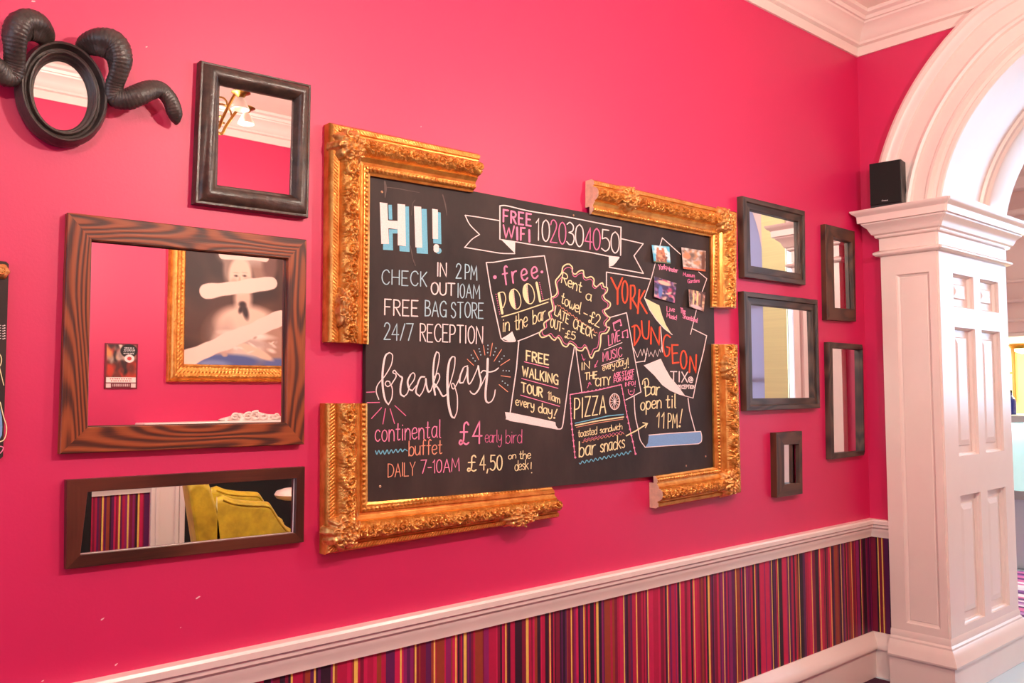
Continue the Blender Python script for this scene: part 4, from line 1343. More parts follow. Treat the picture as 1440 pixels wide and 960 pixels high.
def ph_street(u, v):
    img = C(160, 110, 90)[None, None] * np.ones(u.shape + (1,))
    img = specks(u, v, 70, [C(90, 60, 60), C(236, 200, 150), C(190, 140, 120), C(70, 50, 56), C(220, 170, 160)], .06, 9, img)
    for cu in (.12, .3, .55, .8): img = over(img, blob(u, v, cu, .45, .05, .5), C(250, 220, 150) if cu in (.3, .55) else C(96, 70, 66))
    return over(img, blob(u, v, .5, .9, .4, .1), C(226, 190, 190))
zq = lambda x, y: (900 + x / 6.62, 325 + y / 6.62)
for lab, quad, fn in (('small photo of a pale stone minster under blue sky, upper left on the chalkboard', ((105, 128), (268, 145), (280, 302), (112, 290)), ph_minster),
                      ('small photo in sandy browns, upper right on the chalkboard under the gilt corner', ((382, 150), (608, 185), (605, 375), (385, 350)), ph_garden),
                      ('small purple photo of a crowd, lower left of the four on the chalkboard', ((130, 420), (335, 485), (318, 668), (115, 612)), ph_band),
                      ('small photo of a warmly lit street, lower right of the four on the chalkboard', ((450, 540), (605, 572), (588, 745), (442, 702)), ph_street)):
    q = [np.array(W(*zq(*p), BD + .004)) for p in quad]
    root = thing('photo_print', lab, 'photo', (q[3][0], -BD, q[3][1]), 'photos pinned on the chalkboard')
    def P(u, v, q=q):
        a = q[0] + (q[1] - q[0]) * u; b = q[3] + (q[2] - q[3]) * u
        p = a + (b - a) * v
        return (p[0], -(BD + .003 + .012 * (1 - u) ** 2 * (.3 + .7 * v) + .004 * u), p[1])
    painted('print', P, 40, 40, fn, root)
    bk = MB()
    bk.grid([[tuple(np.array(P(u, v)) + np.array([0, .0012, 0])) for v in np.linspace(0, 1, 8)] for u in np.linspace(0, 1, 8)])
    bk.obj('paper_back', M_PAPER, root, fix=False)

# ================================================================== loudspeaker on the capital
pA = lambda px, py, o=0.13: onX(px, py, X1 - o)
s0, s1, s2 = pA(1222, 285.5), pA(1261.7, 281), pA(1217.8, 223.3)
sw, sh, sd = 0.168, (s2[2] - s0[2]), 0.17
rot = math.radians(-10)
zb = zt + .0045
mid = (s0 + s1) / 2
root = thing('loudspeaker', 'small black bookshelf loudspeaker standing on the pilaster capital', 'speaker', (mid[0] + sd / 2, mid[1], zb))
def spk(lx, ly, lz):       # local: x depth backwards, y towards the camera side, z up
    x, y = lx - sd / 2, ly
    return (mid[0] + sd / 2 + x * math.cos(rot) + y * math.sin(rot), mid[1] + (-x * math.sin(rot) + y * math.cos(rot)), zb + lz)
def spk_box(mb, a, b):
    n = len(mb.v)
    mb.box(a, b)
    mb.v[n:] = [spk(*p) for p in mb.v[n:]]
mb = MB(); spk_box(mb, (.008, -sw / 2, 0), (sd, sw / 2, sh)); mb.obj('cabinet', M_SPEAKER, root, bevel=.003)
mb = MB(); spk_box(mb, (-.004, -sw / 2 + .003, .016), (.008, sw / 2 - .003, sh - .003)); mb.obj('grille', M_CLOTH, root, bevel=.003)
LOGO = mat('silver_badge', srgb(225, 225, 225), 0.4)
mb = MB()
yy = .018
for ch in 'Pioneer':
    for sm, P in G[ch][1]:
        Q = spline(P, 4) if sm and len(P) > 2 else [np.array(p) for p in P]
        for a, b in zip(Q[:-1], Q[1:]):
            a, b = np.asarray(a), np.asarray(b)
            t = (b - a) / (np.linalg.norm(b - a) + 1e-9); nn = np.array([-t[1], t[0]]) * .6
            q = [a + nn, a - nn, b - nn, b + nn]
            mb.add([spk(-.0046, yy - p[0] * .00095, .030 + p[1] * .00085) for p in q], [(0, 1, 2, 3)])
    yy -= (G[ch][0] + 1.6) * .00095
mb.obj('badge', LOGO, root, fix=False)

# ================================================================== small chalkboard cut by the left edge of the picture
xr, zt0 = W(12.5, 368, .014); zb0 = W(13.3, 644.5, .014)[1]
xl = xr - .42
root = thing('menu_chalkboard', 'narrow black chalkboard at the far left with a gilt corner rosette', 'chalkboard', (xr, 0, zb0))
mb = MB()
mb.prism([(xl, zb0), (xr - .006, zb0), (xr, zb0 + .006), (xr, zt0 - .006), (xr - .006, zt0), (xl, zt0)], -.001, -.014)
mb.obj('board', M_BOARD, root)
def rosette(px, py, r):
    cx, cz = W(px, py, .02)
    mb = MB()
    rows = []
    for q in np.linspace(0, 1, 10):
        rows.append([(cx + r * q * (1 + .06 * math.cos(6 * a) * q) * math.cos(a), -.013 - .018 * (1 - q ** 2) ** .6 - .004 * math.cos(6 * a) * q * (1 - q), cz + r * q * (1 + .06 * math.cos(6 * a) * q) * math.sin(a)) for a in np.linspace(0, 2 * PI, 48, endpoint=False)])
    mb.grid(rows, close_v=True)
    mb.tube([(cx + r * .4 * math.cos(a), -.030, cz + r * .4 * math.sin(a)) for a in np.linspace(0, 2 * PI, 20)], r * .1, 6)
    return mb.obj('gilt_rosette', M_GOLD2, root, smooth=60)
rosette(1.5, 381, .020)
def chalk2(name):
    c = Chalk((0, 340, 3))
    keep = BD
    return c
_bd = BD
BD = .0142
c = chalk2('menu')
for k in range(6):
    yy = 352 + k * 11
    c.dots('20,%d 13,%d' % (yy, yy + 2), .9, 'white')
    c.l('-30,%d 4,%d' % (yy, yy), .9, 'white')
c.mb.obj('chalk_list', CHM, root, fix=False)
c = chalk2('menu'); c.s('-14,478 -4,472 5,486 6,505 0,522 -14,530', 1.6, 'cream'); c.l('-2,530 4,555 16,604', 1.4, 'cream'); c.mb.obj('chalk_flourish', CHM, root, fix=False)
c = chalk2('menu')
c.fill('-30,690 0,700 8,740 10,780 8,815 0,830 -30,838', 'blue')
c.s('-30,672 -2,674 6,700 16,740 27,775 26,810 16,834 0,842 -30,846', 1.7, 'cream')
c.mb.obj('chalk_drawing', CHM, root, fix=False)
c = chalk2('menu'); c.s('-16,868 0,862 14,868 6,886 -10,896', 1.6, 'pink'); c.mb.obj('chalk_loop', CHM, root, fix=False)
BD = _bd

# ================================================================== across the room, seen in the mirrors
VO = -YO                                         # depth of the opposite wall
vp = lambda px, py, v=VO: V(px, py, v)
# dado and chair rail of the opposite wall
zr = vp(127, 698)[2] + ZRT - ZRB
xfl = vp(212, 690, VO - .03)[0]                  # left leg of the fireplace
mb = MB()
yl2 = []
for zx in (188, 291, 344, 408):
    yl2.append((vp(100 + zx / 4.364, 740)[0], .011))
stripes(mb, XB, xfl + .02, lambda a, z: (a, YO + .001, z), 0.1, zr - .1, yl2, 17)
wallo = wall_opposite
mb.obj('striped_wallpaper', SWM, wallo, fix=False)
mb = MB()
rows = [[(x, YO + p, z + zr - ZRT) for x in (XB, xfl)] for p, z in RP]
mb.grid(rows)
mb.grid([[(x, YO + p, z) for x in (XB, xfl)] for p, z in SP])
struct(mb.obj('trim_6', M_WHITE, smooth=30))

# fireplace
xc = 2.766
fx0 = xfl
fw = xc - fx0
yf = YO + .03
root = thing('fireplace', 'white painted fireplace surround with black opening and carved crest on the mantel', 'fireplace', (xc, YO, 0))
xl1 = vp(260, 685, VO - .03)[0]
zm = vp(210, 595, VO - .2)[2]
for sgn in (-1, 1):
    mb = MB()
    a, b = sorted((xc + sgn * fw, xc + sgn * (xc - xl1)))
    mb.box((a, YO, 0), (b, yf, zm - .16))
    mb.box((a + .03, yf, .22), (a + .055, yf + .012, zm - .2)); mb.box((b - .075, yf, .22), (b - .05, yf + .018, zm - .2)); mb.box((b - .045, yf, 0), (b - .012, yf + .02, zm - .16))
    mb.box((a - .01, YO, 0), (b + .01, yf + .02, .2))
    mb.obj('leg', M_WHITE, root, bevel=.004)
mb = MB(); mb.box((fx0, YO, zm - .18), (2 * xc - fx0, yf + .02, zm - .05)); mb.obj('lintel', M_WHITE, root, bevel=.005)
mb = MB(); xm = vp(202, 595, VO - .2)[0]; mb.box((xm, YO, zm - .05), (2 * xc - xm, YO + .2, zm)); mb.box((xm + .05, YO, zm - .085), (2 * xc - xm - .05, YO + .15, zm - .05)); mb.obj('mantel_shelf', M_WHITE, root, bevel=.008)
mb = MB()
mb.box((xl1, YO + .001, .02), (2 * xc - xl1, YO + .012, zm - .16)); mb.obj('firebox', M_BLACK, root)
mb = MB()                                        # carved crest
rows = []
L_ = .50
for i in range(81):
    t = i / 80
    x = xc - L_ / 2 * 1.05 + L_ * 1.05 * t
    e = (1 - abs(2 * t - 1) ** 2.2)
    hgt = .010 + .055 * e * (1 - .25 * abs(math.sin(t * PI * 3.5))) 
    rows.append([(x, YO + .11, zm), (x, YO + .15 + .02 * e, zm), (x, YO + .155 + .02 * e + .008 * math.sin(t * 60), zm + hgt * .35), (x, YO + .145 + .01 * math.sin(t * 40 + 1), zm + hgt * .7), (x, YO + .13, zm + hgt), (x, YO + .11, zm + hgt)])
mb.grid(rows, close_v=True)
for cx, r, ph in ((xc - .16, .035, 0), (xc + .16, .035, PI), (xc - .06, .04, .5), (xc + .06, .04, 2.6), (xc, .05, 1.2)):
    mb.tube([(cx + r * (1 - t * .8) * math.cos(ph + t * 7), YO + .17 + .01 * t, zm + .032 + .75 * r * (1 - t * .8) * math.sin(ph + t * 7)) for t in np.linspace(0, 1, 26)], [.010 * (1 - .5 * t) for t in np.linspace(0, 1, 26)], 7)
mb.obj('carved_crest', M_WHITE, root, smooth=50)

# framed portrait with painted-out strokes
px0 = vp(234, 445)[0]; pz0 = vp(232, 537)[2]
pw = 2 * (xc - px0); phh = 1.42
ix = vp(260, 440, VO - .03)[0] - px0
iz = vp(330, 513, VO - .03)[2] - pz0
root = thing('framed_portrait', 'gilt framed portrait of a lady above the mantel, pale strokes painted over it', 'painting', (xc, YO, pz0))
outer = [np.array(p) for p in ((px0, pz0 + phh), (px0 + pw, pz0 + phh), (px0 + pw, pz0), (px0, pz0))]
inner = [np.array(p) for p in ((px0 + ix, pz0 + phh - iz), (px0 + pw - ix, pz0 + phh - iz), (px0 + pw - ix, pz0 + iz), (px0 + ix, pz0 + iz))]
mb = MB()
frame_mesh(mb, outer, inner, [(0, 0), (0, .03), (.06, .04), (.12, .03), (.2, .045), (.3, .058), (.42, .055), (.52, .04), (.6, .044), (.68, .036), (.86, .028), (.9, .032), (.95, .028), (1, .02), (1, .004)], 160)
for i, p in enumerate(mb.v):                     # out of the wall into the room, with carving
    x, y, z = p
    d = -y
    if .034 < d: d += .0035 * math.sin(x * 230) * math.cos(z * 210)
    mb.v[i] = (x, YO + max(d, 0), z)
mb.obj('gilt_frame', M_GOLD, root, smooth=60)
qa, qb = (px0 + ix, pz0 + phh - iz), (px0 + pw - ix, pz0 + iz)
def PQ(px, py):
    p = vp(px, py, VO - .005)
    return ((p[0] - qa[0]) / (qb[0] - qa[0]), (qa[1] - p[2]) / (qa[1] - qb[1]))
asp = (qa[1] - qb[1]) / (qb[0] - qa[0])
def portrait(u, v):
    img = C(66, 38, 34)[None, None] * np.ones(u.shape + (1,))
    rnd = random.Random(3)
    img = specks(u, v, 60, [C(80, 48, 40), C(52, 30, 28), C(92, 58, 46)], .12, 3, img)
    def B(img, px, py, rx, ry, col, soft=.3, rot=0):
        a = PQ(px, py); b = PQ(px + rx, py); d = PQ(px, py + ry)
        return over(img, blob(u, v, a[0], a[1], abs(b[0] - a[0]), abs(d[1] - a[1]), soft * .6, rot), C(*col))
    # powdered hair
    for px, py, rx, ry, c_ in ((345, 360, 34, 18, (176, 150, 140)), (330, 352, 20, 20, (196, 172, 160)), (368, 378, 16, 26, (150, 112, 98)), (360, 350, 26, 22, (184, 160, 150)), (322, 378, 9, 22, (150, 120, 108)), (378, 372, 10, 20, (116, 80, 72)), (346, 340, 20, 14, (120, 112, 116))):
        img = B(img, px, py, rx, ry, c_, .5)
    # neck, shoulders, pale dress, blue wrap
    for px, py, rx, ry, c_, s, ro in ((346, 470, 46, 34, (206, 166, 148), .6, 0), (341, 420, 12, 22, (222, 182, 162), .5, 0), (346, 454, 40, 24, (230, 192, 172), .35, 0), (352, 488, 46, 24, (216, 190, 178), .5, 0),
                                      (313, 484, 15, 34, (200, 164, 150), .5, .25), (388, 486, 17, 38, (176, 132, 114), .6, -.25), (347, 471, 34, 5, (240, 218, 206), .6, .05), (352, 482, 30, 4, (196, 166, 156), .8, .1),
                                      (318, 508, 50, 10, (82, 96, 152), .4, 0), (300, 512, 22, 6, (126, 138, 184), .6, 0), (390, 512, 22, 8, (92, 104, 160), .5, 0), (360, 495, 24, 5.5, (232, 192, 168), .3, .35)):
        img = B(img, px, py, rx, ry, c_, s, ro)
    for k in range(4): img = B(img, 336 + 3 * k, 487 + 2.4 * k, 6, 1.6, (236, 198, 174), .4, .5)
    for k in range(16): img = B(img, 312 + rnd.uniform(0, 76), 474 + rnd.uniform(0, 28), rnd.uniform(2, 6), rnd.uniform(1, 3), rnd.choice([(236, 212, 200), (190, 156, 142)]), .9, rnd.uniform(-.6, .6))
    # ribbon at the neck
    for px, py, rx, ry, ro in ((340, 428, 5, 4, 0), (344, 438, 4, 11, -.35), (338, 435, 3, 6, .5)): img = B(img, px, py, rx, ry, (56, 34, 36), .7, ro)
    # face
    img = B(img, 337, 388, 16, 26, (234, 196, 176), .22)
    img = B(img, 328, 396, 5, 5, (226, 168, 150), .7); img = B(img, 348, 395, 6, 5, (226, 166, 148), .7)
    for px in (331, 343):
        img = B(img, px, 388, 3.0, 1.5, (130, 96, 86), .6); img = B(img, px + .4, 388, 1.2, 1.2, (70, 46, 44), .5); img = B(img, px, 383.5, 4, .8, (206, 166, 148), .9)
    img = B(img, 336, 395, 1.8, 6, (214, 164, 144), .6); img = B(img, 337, 409, 4.5, 1.8, (190, 84, 80), .5)
    # strokes of pale paint brushed across
    def stroke(img, p0, p1, w):
        a, b = np.array(PQ(*p0)), np.array(PQ(*p1))
        A = np.array([1, asp])
        a2, b2 = a * A, b * A
        U, Vv = u, v * asp
        d = b2 - a2; L = np.linalg.norm(d); d /= L
        t = (U - a2[0]) * d[0] + (Vv - a2[1]) * d[1]
        s_ = -(U - a2[0]) * d[1] + (Vv - a2[1]) * d[0]
        wq = w / 150 * (1 + .05 * np.sin(t * 40) + .08 * np.sin(t * 17 + 1))
        ov_ = np.maximum(np.maximum(-t, t - L), 0) / .9
        m = np.clip((wq - np.hypot(s_, ov_)) / .006 + .5, 0, 1)
        return over(img, m, C(246, 206, 192))
    img = stroke(img, (288, 410), (382, 398), 8)
    img = stroke(img, (258, 506), (396, 446), 9)
    img = stroke(img, (312, 358), (372, 362), 5)
    return img
painted('canvas', lambda u, v: (qa[0] + (qb[0] - qa[0]) * u, YO + .005, qa[1] + (qb[1] - qa[1]) * v), 200, 250, portrait, root)

# small poster on the opposite wall
q = [vp(146, 483), vp(192.5, 483), vp(192, 546), vp(146, 547)]
ax0, ax1 = (q[0][0] + q[3][0]) / 2, (q[1][0] + q[2][0]) / 2
az1, az0 = (q[0][2] + q[1][2]) / 2, (q[2][2] + q[3][2]) / 2
root = thing('bar_poster', 'small dark red edged poster with a photo of a bar, left of the portrait', 'poster', (ax0, YO, az0))
def poster(u, v):
    img = C(110, 8, 34)[None, None] * np.ones(u.shape + (1,))
    ins = ((u > .05) & (u < .95) & (v > .03) & (v < .75)).astype(float)
    pic = C(150, 96, 80)[None, None] * np.ones(u.shape + (1,))
    pic = specks(u, v, 60, [C(230, 200, 180), C(200, 60, 50), C(60, 40, 40), C(160, 130, 120), C(220, 140, 80)], .09, 6, pic, (0, .6, 0, .5))
    pic = specks(u, v, 40, [C(30, 20, 20), C(60, 26, 26), C(110, 40, 30), C(190, 50, 30)], .10, 12, pic, (0, 1, .45, .8))
    img = over(img, ins, pic) if False else img * (1 - ins[..., None]) + pic * ins[..., None]
    img = over(img, blob(u, v, .72, .16, .26, .15, .04), C(18, 14, 16))
    img = over(img, blob(u, v, .74, .33, .15, .09, .05), C(240, 220, 214))
    img = over(img, blob(u, v, .74, .33, .07, .04, .1), C(200, 60, 60))
    for vv, uu in ((.10, .15), (.14, .18), (.18, .19), (.22, .16)):
        img = over(img, ((np.abs(v - vv) < .011) & (np.abs(u - .72) < uu) & (np.sin(u * 120 + vv * 50) > -.3)) * 1.0, C(225, 220, 220))
    img = over(img, ((v > .75) & (v < .86) & (u > .05) & (u < .95)) * 1.0, C(236, 222, 214))
    for vv in (.785, .825): img = over(img, ((np.abs(v - vv) < .012) & (np.abs(u - .5) < .34) & (np.sin(u * 90 + vv * 70) > -.4)) * 1.0, C(176, 40, 60))
    img = over(img, ((v > .88) & (v < .97) & ((u < .2) | (u > .8)) & (u > .05) & (u < .95)) * 1.0, C(226, 200, 196))
    img = over(img, ((np.abs(v - .92) < .03) & (np.abs(u - .5) < .26) & (np.sin(u * 110) > -.2)) * 1.0, C(220, 190, 190))
    return img
mb = MB(); mb.box((ax0, YO, az0), (ax1, YO + .008, az1)); mb.obj('backing', mat('poster_edge', srgb(90, 6, 26), .5), root)
painted('sheet', lambda u, v: (ax0 + (ax1 - ax0) * u, YO + .0085, az1 + (az0 - az1) * v), 70, 90, poster, root)

# mustard velvet armchair, its side to the picture wall
VA = 2.62
a3 = lambda zx, zy, v=VA: V(100 + zx / 4.364, 640 + zy / 4.364, v)
root = thing('armchair', 'mustard yellow velvet armchair in front of the fireplace, seen in the low mirror', 'armchair', (2.0, -VA - .34, 0))
ztop = a3(880, 172)[2]
def prof_side(pts): return [(a3(*p)[0], a3(*p)[2]) for p in pts]
wA = .66
# back: a curved slab leaning back
xb0, xb1 = a3(716, 182)[0], a3(890, 182)[0]
xl0, xl1_ = a3(768, 530)[0], a3(925, 520)[0]
zl = a3(768, 530)[2]
mb = MB()
rows = []
for t in np.linspace(0, 1, 15):                 # across the chair
    y = -VA - wA * t
    bow = .03 * (1 - (2 * t - 1) ** 2)
    tp = ztop + .10 * (1 - (2 * t - 1) ** 4)
    row = []
    for (f, zz, r) in ((0, .30, 0), (0, .55, 0), (0, .8, 0), (0, .97, .0), (.3, 1.0, 0), (.7, 1.0, 0), (1, .97, 0), (1, .8, 0), (1, .55, 0), (1, .3, 0)):
        z = .30 + (tp - .30) * (zz - .3) / .7
        k = (z - zl) / (ztop - zl)
        xa, xb = xl0 + (xb0 - xl0) * k, xl1_ + (xb1 - xl1_) * k
        x = xa + (xb - xa) * f * (1 - .25 * (zz > .9))
        row.append((x - bow, y, z))
    rows.append(row)
mb.grid(rows); mb.add(rows[0], [tuple(range(10))]); mb.add(rows[-1], [tuple(range(10))])
mb.obj('backrest', M_VELVET, root, smooth=60, bevel=.015)
# arms
armp = [(930, 250), (990, 272), (1080, 284), (1180, 288), (1215, 296), (1240, 330), (1275, 385), (1315, 435), (1358, 462), (1375, 475)]
for k in (0, 1):
    mb = MB()
    rows = []
    for p in spline([(a3(*p)[0], a3(*p)[2]) for p in armp], 5):
        x, z = p
        y0 = -VA if k == 0 else -VA - wA + .13
        r = .045
        row = [(x, y0, .28), (x, y0, z - r)]
        for a in np.linspace(0, PI, 9): row.append((x, y0 - .065 + .065 * math.cos(a), z - r + r * math.sin(a)))
        row += [(x, y0 - .13, z - r), (x, y0 - .13, .28)]
        rows.append(row)
    x = a3(905, 260)[0]
    rows = [[(x - .01, q_[1], min(q_[2], a3(905, 265)[2])) for q_ in rows[0]]] + rows
    mb.grid(rows); mb.add(rows[0], [tuple(range(len(rows[0])))]); mb.add(rows[-1], [tuple(range(len(rows[0])))])
    mb.obj('arm', M_VELVET, root, smooth=60)
    # piping along the arm edge
    pp = MB(); pp.tube([(p[0], (-VA - .008 if k == 0 else -VA - wA + .122), p[1] - .022) for p in spline([(a3(*p)[0], a3(*p)[2]) for p in armp], 5)], .008, 8)
    pp.obj('piping', M_VELVET, root, smooth=60)
xs1 = a3(1375, 475)[0]
mb = MB(); mb.box((xl1_ - .05, -VA - wA + .13, .30), (xs1 + .02, -VA - .13, .48)); mb.obj('seat', M_VELVET, root, bevel=.04)
for x in (xl0 + .03, xs1 - .05):
    for y in (-VA - .05, -VA - wA + .05):
        mb = MB(); mb.tube([(x, y, .29), (x, y, 0.0)], [.024, .014], 10); mb.obj('leg', M_BLACK, root)

for ch in root.children:                         # the chair stands turned a little
    for v_ in ch.data.vertices:
        yy_ = v_.co.y + root.location.y
        v_.co.x += .33 * (-yy_ - VA)
# white lampshade right of the chair
p = V(412, 694, 3.25)
root = thing('floor_lamp', 'slim black floor lamp with a white oval shade beside the armchair', 'lamp', (p[0], -3.25, 0))
mb = MB(); mb.lathe((p[0], -3.25, 0), [(0.0, 0), (.13, 0), (.13, .015), (.02, .03), (0, .03)], 24); mb.obj('base', M_BLACK, root, smooth=40)
mb = MB(); mb.tube([(p[0], -3.25, .02), (p[0], -3.25, p[2])], .009, 8); mb.obj('pole', M_BLACK, root)
mb = MB(); mb.lathe((p[0], -3.25, p[2]), [(.0, -.046), (.07, -.040), (.12, -.024), (.135, 0), (.12, .024), (.07, .040), (.0, .046)], 24); mb.obj('lamp_shade', M_WHITE, root, smooth=60)

# dark high-backed chair left of the stripes
c0 = V(118, 690, 3.0); c1 = V(111.5, 776, 3.0); c2 = V(127.5, 696, 3.0)
root = thing('high_back_chair', 'dark chair with a crimson padded back, left end of the low mirror', 'chair', (c1[0], -3.0, 0))
RED = mat('crimson_leather', srgb(150, 8, 40), .4, var=.1)
dx = c2[0] - c0[0]
mb = MB(); mb.prism([(c0[0], c0[2] + .12), (c1[0] - .01, .42), (c1[0] + .06, .42), (c2[0] + .005, c0[2] + .12)], -3.0, -3.45); mb.obj('back_shell', M_BLACK, root, bevel=.01)
mb = MB(); mb.prism([(c0[0] - .002, c0[2] + .11), (c1[0] - .012, .47), (c1[0] - .062, .47), (c0[0] - .05, c0[2] + .10)], -3.015, -3.435); mb.obj('back_pad', RED, root, bevel=.015)
mb = MB(); mb.box((c1[0] - .46, -3.45, .40), (c1[0] + .05, -3.0, .48)); mb.obj('seat', RED, root, bevel=.02)
for x in (c1[0] - .42, c1[0] + .02):
    for y in (-3.03, -3.42):
        mb = MB(); mb.tube([(x, y, .41), (x, y, 0)], [.02, .014], 8); mb.obj('leg', M_BLACK, root)

# chandelier
cv = 1.95
cc = V(282, 176, cv)
root = thing('chandelier', 'brass chandelier with frosted shades, seen in the scooped black mirror', 'chandelier', (cc[0], -cv, ZT))
x0, y0 = cc[0], -cv
zd = V(345, 152, cv)[2]
mb = MB(); mb.lathe((x0, y0, 0), [(.0, ZT), (.06, ZT), (.055, ZT - .03), (.012, ZT - .05), (.010, zd + .10), (.03, zd + .08), (.045, zd + .02), (.03, zd - .05), (.02, zd - .10), (.05, zd - .14), (.055, zd - .18), (.03, zd - .22), (.0, zd - .23)], 20); mb.obj('stem', M_BRASS, root, smooth=50)
ra = V(345, 152, cv)[0] - x0
for k in range(6):
    a = 2 * PI * k / 6
    ca, sa = math.cos(a), math.sin(a)
    Q = [(.03, -.12), (.10, -.17), (ra * .55, -.12), (ra * .78, -.03), (ra * .9, .0), (ra, -.03)]
    arm = MB(); arm.tube([(x0 + ca * r_, y0 + sa * r_, zd + z_) for r_, z_ in spline(Q, 6)], .008, 8)
    arm.tube([(x0 + ca * (ra * .45 + .05 * math.cos(t)), y0 + sa * (ra * .45 + .05 * math.cos(t)), zd - .06 + .05 * math.sin(t)) for t in np.linspace(0, 5, 20)], .005, 6)
    ao = arm.obj('arm', M_BRASS, root, smooth=60)
    lx, ly = x0 + ca * ra, y0 + sa * ra
    cup = MB(); cup.lathe((lx, ly, zd), [(.0, .012), (.012, .012), (.02, .004), (.045, .0), (.048, -.004), (.03, -.010), (.015, -.03), (.0, -.03)], 18); cup.obj('drip_pan', M_BRASS, root, smooth=50)
    shd = MB(); shd.lathe((lx, ly, zd), [(.016, -.03), (.020, -.04), (.032, -.06), (.044, -.088), (.042, -.09), (.030, -.062), (.018, -.042)], 20); shd.obj('shade', M_FROST, root, smooth=60)
light('chandelier_lamp', 'POINT', (x0, y0, zd - .30), CH_W, CH_C, .05)

for dx_, lab in ((1.6, 'added brass chandelier with frosted shades nearer the arch, lighting the wall from outside the picture'), (-1.7, 'added brass chandelier with frosted shades lighting the far left end of the room, outside the picture')):  # unseen copies, added for the wall sheen and more light at the left
    added_ = root.copy(); COL.objects.link(added_)
    added_.location.x += dx_
    added_['label'] = lab
    for ch in list(root.children):
        c2_ = ch.copy(); COL.objects.link(c2_); c2_.parent = added_
    light('chandelier_lamp', 'POINT', (x0 + dx_, y0, zd - .30), CH_W * (.75 if dx_ > 0 else .45), CH_C, .05)  # fill lamp of the added copy
# ================================================================== the hall beyond the arch
XBH = 8.4
HALLW = mat('pale_hall_paint', srgb(240, 214, 206), .5)
YEL = mat('yellow_blind', srgb(240, 230, 166), .6, var=.05, vscale=3, bump=.15, bscale=20, stretch=(.2, .2, 14))
struct(MB().box((X1 - .05, -5.2, -.1), (XH + 2.2, 2.4, -.001)).obj('floor_hall', mat('hall_floor', srgb(190, 214, 226), .25, spec=.6)))
# striped carpet
SC_ = [mat('carpet_%d' % k, srgb(*c_), .9) for k, c_ in enumerate(((206, 150, 206), (236, 222, 236), (150, 84, 160), (226, 120, 176), (110, 60, 120), (246, 236, 244)))]
mb = MB(); x = 6.35; rnd = random.Random(2); last = -1
while x < XBH:
    w = rnd.choice((.03, .05, .07, .1)); k = rnd.randrange(6)
    if k == last: continue
    last = k
    mb.add([(x, -1.6, .004), (min(x + w, XBH), -1.6, .004), (min(x + w, XBH), 1.4, .004), (x, 1.4, .004)], [(0, 1, 2, 3)], k); x += w
o = mb.obj('striped_carpet', SC_, None, fix=False); tag(o, 'striped lilac and pink carpet on the hall floor before the desk', 'carpet')
struct(MB().box((XW, -5.2, ZH), (XH + 2.2, 2.4, ZH + .1)).obj('ceiling_hall', M_CEIL))
struct(MB().box((XW, 2.3, 0), (XH + 2.2, 2.4, ZH)).obj('wall_hall_left', HALLW))
struct(MB().box((XW, -5.2, 0), (XH + 2.2, -5.1, ZH)).obj('wall_hall_right', HALLW))
# end wall with an arched window
wy1 = -V(1075, 500, 0)[1]
def onXm(px, py, x):                           # reflected in the picture wall
    p = onX(px, py, x); return (x, -p[1], p[2])
e1 = onXm(1074.5, 470, XH)[1]                  # edge of the arched window
e2 = onXm(1108, 500, XH)[1]                    # edge of the yellow blind
ww = 1.15
wc = e1 - ww / 2
zsp = onXm(1073, 375, XH)[2] - .10
wh = 1.2
mb = MB()
for xx in (XH, XH + .25):
    a = [(wc - ww / 2 * math.cos(t), zsp + wh * math.sin(t)) for t in np.linspace(0, PI, 33)]
    for (y0_, z0_), (y1_, z1_) in zip(a[:-1], a[1:]):
        mb.add([(xx, y0_, z0_), (xx, y1_, z1_), (xx, y1_, ZH), (xx, y0_, ZH)], [(0, 1, 2, 3)])
    for ya_, yb_, z0_, z1_ in ((-5.2, wc - ww / 2, 0, ZH), (wc + ww / 2, HW[0], 0, ZH), (HW[1], -1.0, 0, ZH), (HW[0], HW[1], 0, HW[2]), (HW[0], HW[1], HW[3], ZH), (wc - ww / 2, wc + ww / 2, 0, .8)):
        mb.add([(xx, ya_, z0_), (xx, yb_, z0_), (xx, yb_, z1_), (xx, ya_, z1_)], [(0, 1, 2, 3)])
a = [(wc - ww / 2, .8)] + a + [(wc + ww / 2, .8)]
for (y0_, z0_), (y1_, z1_) in zip(a, a[1:] + a[:1]):
    mb.add([(XH, y0_, z0_), (XH, y1_, z1_), (XH + .25, y1_, z1_), (XH + .25, y0_, z0_)], [(0, 1, 2, 3)])
for y_ in HW[:2]: mb.add([(XH, y_, HW[2]), (XH + .25, y_, HW[2]), (XH + .25, y_, HW[3]), (XH, y_, HW[3])], [(0, 1, 2, 3)])
for z_ in HW[2:]: mb.add([(XH, HW[0], z_), (XH + .25, HW[0], z_), (XH + .25, HW[1], z_), (XH, HW[1], z_)], [(0, 1, 2, 3)])
struct(mb.obj('wall_hall_end', HALLW))
mb = MB()
for y_ in (HW[0], (HW[0] + HW[1]) / 2 - .03, HW[1] - .06): mb.box((XH + .14, y_, HW[2]), (XH + .19, y_ + .06, HW[3]))
for z_ in (HW[2], 2.42, HW[3] - .06): mb.box((XH + .145, HW[0] + .06, z_), (XH + .185, HW[1] - .06, z_ + .06))
struct(mb.obj('window_4', M_WHITE))
mb = MB()
mb.box((XH + .12, wc - .03, .8), (XH + .17, wc + .03, zsp + wh))
for z in (.8, 1.7, 2.6): mb.box((XH + .12, wc - ww / 2, z), (XH + .17, wc + ww / 2, z + .05))
struct(mb.obj('window_3', M_WHITE))
o = MB().box((XH - .03, e1 + .0, .3), (XH - .01, e2, ZH - .15)).obj('window_blind', YEL); tag(o, 'pale yellow slatted blind on the hall end wall, seen in the charred frame mirrors', 'blind')
